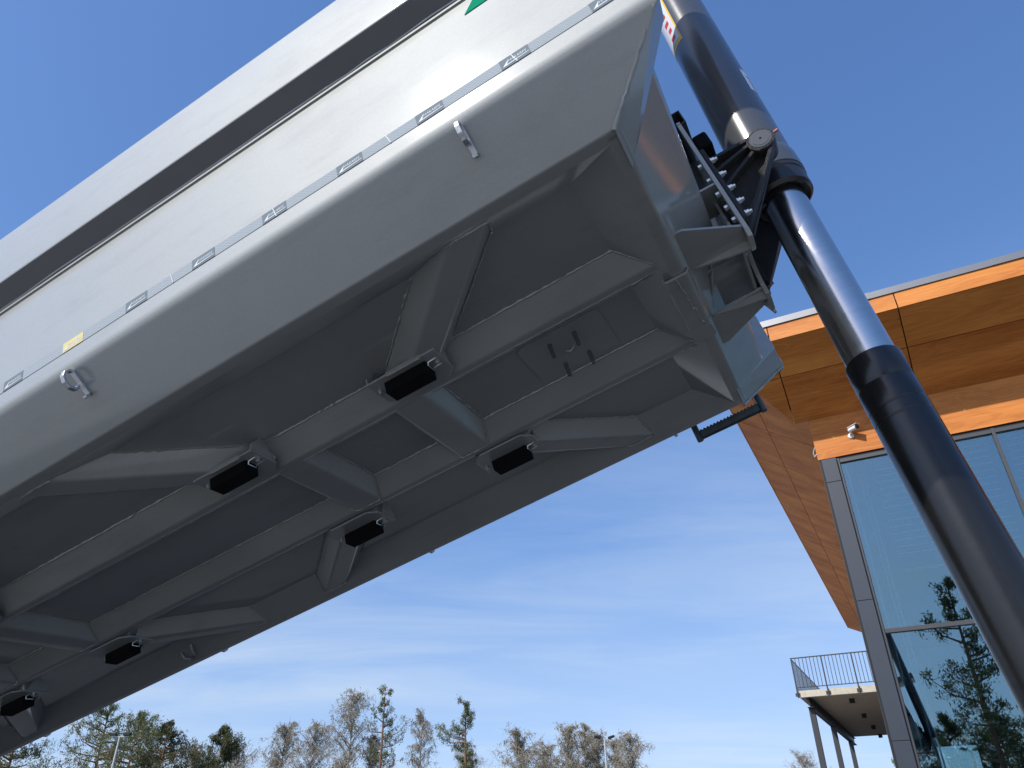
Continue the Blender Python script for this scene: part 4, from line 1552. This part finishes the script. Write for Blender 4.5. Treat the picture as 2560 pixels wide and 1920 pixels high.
def birch(px, py, D, label, width, seed=0, bud=1.0, droop=0.6, pos=None, height=None, crown0=0.22):
    global rng
    rng = np.random.default_rng(300 + seed)
    if pos is None:
        p = at(px, py, D); base = Vector((p.x, p.y, 0)); H_ = p.z
    else:
        base = Vector(pos); H_ = height
    root = empty("birch_tree", Matrix.Translation(base))
    tag(root, label, "birch tree")
    w = Wood()
    N = 10
    tr, rr = [], []
    for i in range(N + 1):
        t = i / N
        tr.append((0.25 * math.sin(2.5 * t + seed), 0.2 * math.sin(2 * t + seed * 2), H_ * t * 0.97))
        rr.append(max(0.015, 0.0115 * H_ * (1 - t) ** 0.9))
    w.limb(tr, rr, 8)
    tw0, tw1, bc = [], [], []
    nb = 44
    for b in range(nb):
        t = crown0 + (0.97 - crown0) * (b + rng.random()) / nb
        k = t * N; i = min(int(k), N - 1)
        o = Vector(tr[i]).lerp(Vector(tr[i + 1]), k - i)
        rel = (t - crown0) / (1 - crown0)
        L = width * (0.55 + 0.55 * rng.random()) * (0.35 + 0.75 * math.sin(math.pi * min(1, 0.18 + rel * 0.82)))
        az_ = rng.random() * 2 * math.pi
        d = Vector((math.cos(az_), math.sin(az_), 0.9 + 0.5 * rel)).normalized()
        p1 = o + d * L * 0.5
        p2 = o + d * L * 0.85 + Vector((math.cos(az_), math.sin(az_), 0)) * L * 0.12
        p3 = p2 + Vector((math.cos(az_) * 0.25, math.sin(az_) * 0.25, -0.12)) * L
        w.limb([o, p1, p2, p3], [0.02 + 0.016 * L, 0.013 + 0.008 * L, 0.015, 0.006], 4)
        for s in range(8):
            q = 0.15 + 0.85 * (s + rng.random()) / 8
            c = o.lerp(p1, q * 2) if q < 0.5 else (p1.lerp(p2, (q - 0.5) / 0.3) if q < 0.8 else p2.lerp(p3, (q - 0.8) / 0.2))
            a2 = rng.random() * 2 * math.pi
            l2 = L * (0.18 + 0.3 * rng.random())
            e = c + Vector((math.cos(a2), math.sin(a2), 0.55 + 0.5 * rng.normal())) * l2
            w.limb([c, c.lerp(e, 0.5) + Vector((0, 0, 0.06 * l2)), e], [0.016, 0.011, 0.005], 3)
            m = 13
            f = rng.random(m)[:, None]
            st_ = np.array(c)[None] * (1 - f) + np.array(e)[None] * f
            dd = rng.normal(size=(m, 3)) * 0.55 + np.array([0, 0, -droop])
            ln = rng.uniform(0.35, 0.95, m)[:, None] * (0.6 + 0.12 * L)
            en = st_ + dd / np.linalg.norm(dd, axis=1, keepdims=True) * ln
            tw0.append(st_); tw1.append(en)
            nbud = 2
            for _ in range(nbud):
                g = rng.random(m)[:, None]
                bc.append(st_ * (1 - g) + en * g + rng.normal(size=(m, 3)) * 0.03)
    s0, s1 = np.concatenate(tw0), np.concatenate(tw1)
    dv = s1 - s0
    side = np.cross(dv, rng.normal(size=dv.shape)); side /= np.linalg.norm(side, axis=1, keepdims=True) + 1e-9
    wdt = 0.0105
    v = np.stack([s0 - side * wdt, s0 + side * wdt, s1 + side * wdt * 0.5, s1 - side * wdt * 0.5], axis=1).reshape(-1, 3)
    q = np.arange(len(v)).reshape(-1, 4)
    w.mb.build("trunk", "bark_birch", root, smooth=60, fix=False)
    mesh_fast("twigs", v, q, "bark_birch", root)
    c = np.concatenate(bc)
    c = c[rng.random(len(c)) < 0.8 * bud]
    v, q = quads_at(c, rng.uniform(0.08, 0.17, len(c)), 0.6)
    mesh_fast("crown", v, q, "birch_buds", root)
    return root


pine(60, 1790, 78, "pine at the far left, mostly hidden by the tipper body", 4.6, 0.36, 1.4, seed=1)
pine(285, 1745, 84, "tallest broad pine left of the slim lamp post", 5.0, 0.34, 1.2, seed=2)
pine(356, 1785, 80, "broad pine directly behind the left lamp post", 4.4, 0.34, 1.15, seed=3)
pine(425, 1808, 76, "dense darker pine right of the left lamp post", 3.8, 0.2, 1.5, seed=4, mat_n="needles_dark")
pine(560, 1818, 78, "small pine standing alone with pale bare twigs behind", 3.2, 0.22, 1.6, seed=5, mat_n="needles_dark")
birch(495, 1862, 86, "low bare birch on the left side of the small lone pine", 2.2, 1, 0.5)
birch(600, 1858, 86, "low bare birch on the right side of the small lone pine", 2.4, 2, 0.5)
birch(722, 1808, 88, "leftmost birch of the brown birch group", 3.0, 3)
birch(790, 1812, 92, "wide low birch beside the tallest brown birch", 3.4, 4, 0.8)
birch(888, 1722, 88, "tallest brown birch with a narrow round top", 3.3, 5, 1.2)
birch(930, 1830, 90, "low birch between the tallest birch and slender pine", 2.2, 17, 0.9)
pine(962, 1718, 84, "tall slender pine with bare lower trunk beside brown birches", 6.2, 0.14, 1.25, seed=6, thin=True)
birch(1052, 1762, 92, "slim pale birch standing alone in the middle", 1.9, 6, 0.5, 0.9)
pine(1165, 1755, 90, "narrow pointed pine with bare twigs below", 4.4, 0.40, 1.3, seed=7, thin=True)
birch(1165, 1868, 94, "low bare shrubby birch under the narrow pointed pine", 2.4, 7, 0.1)
birch(1300, 1822, 86, "conical birch on the left of the right birch row", 3.0, 8, 1.1)
birch(1372, 1856, 90, "low wide birch between the conical and the tall birches", 2.5, 9, 0.6)
birch(1420, 1808, 88, "tall olive birch with double top in the right row", 2.4, 10, 1.2)
birch(1456, 1802, 92, "tallest thin birch of the right row", 1.9, 11, 0.7)
birch(1487, 1822, 90, "birch just left of the twin floodlight post", 2.0, 12, 0.9)
birch(1530, 1842, 92, "bare pale birch just right of the twin floodlight post", 2.3, 13, 0.4)
birch(1575, 1830, 88, "last birch at the right end of the row", 2.6, 14, 0.7)
birch(2004, 1882, 110, "small round bare tree seen left of the terrace posts", 3.0, 15, 0.15, 0.1)
pine(2240, 1880, 100, "small pine peeking out behind the grey corner column", 1.6, 0.2, 0.9, seed=8)


# trees behind the camera, seen mirrored in the glass
def bpos(x, y):
    v = CAM + E1 * x + E2 * y
    return (v.x, v.y, 0)


pine(0, 0, 0, "tall pine mirrored in the showroom glass", 2.9, 0.14, 0.95, seed=9, mat_n="needles_dark", pos=bpos(3.0, -21.7), height=14.4)
pine(0, 0, 0, "pine mirrored at the right edge of the glass", 2.6, 0.3, 0.9, seed=10, mat_n="needles_dark", pos=bpos(9.6, -24.0), height=19.0)
for j, (x, y, h) in enumerate(((-1.5, -40.0, 8.6), (1.2, -44.0, 9.5), (4.5, -41.0, 9.0), (8.0, -43.0, 9.6), (12.0, -40.0, 9.8))):
    pine(0, 0, 0, ("first", "second", "third", "fourth", "fifth")[j] + " from the left of the low pines mirrored as dark forest in the glass", 3.6, 0.05, 1.3, seed=20 + j, mat_n="needles_dark", pos=bpos(x, y), height=h)
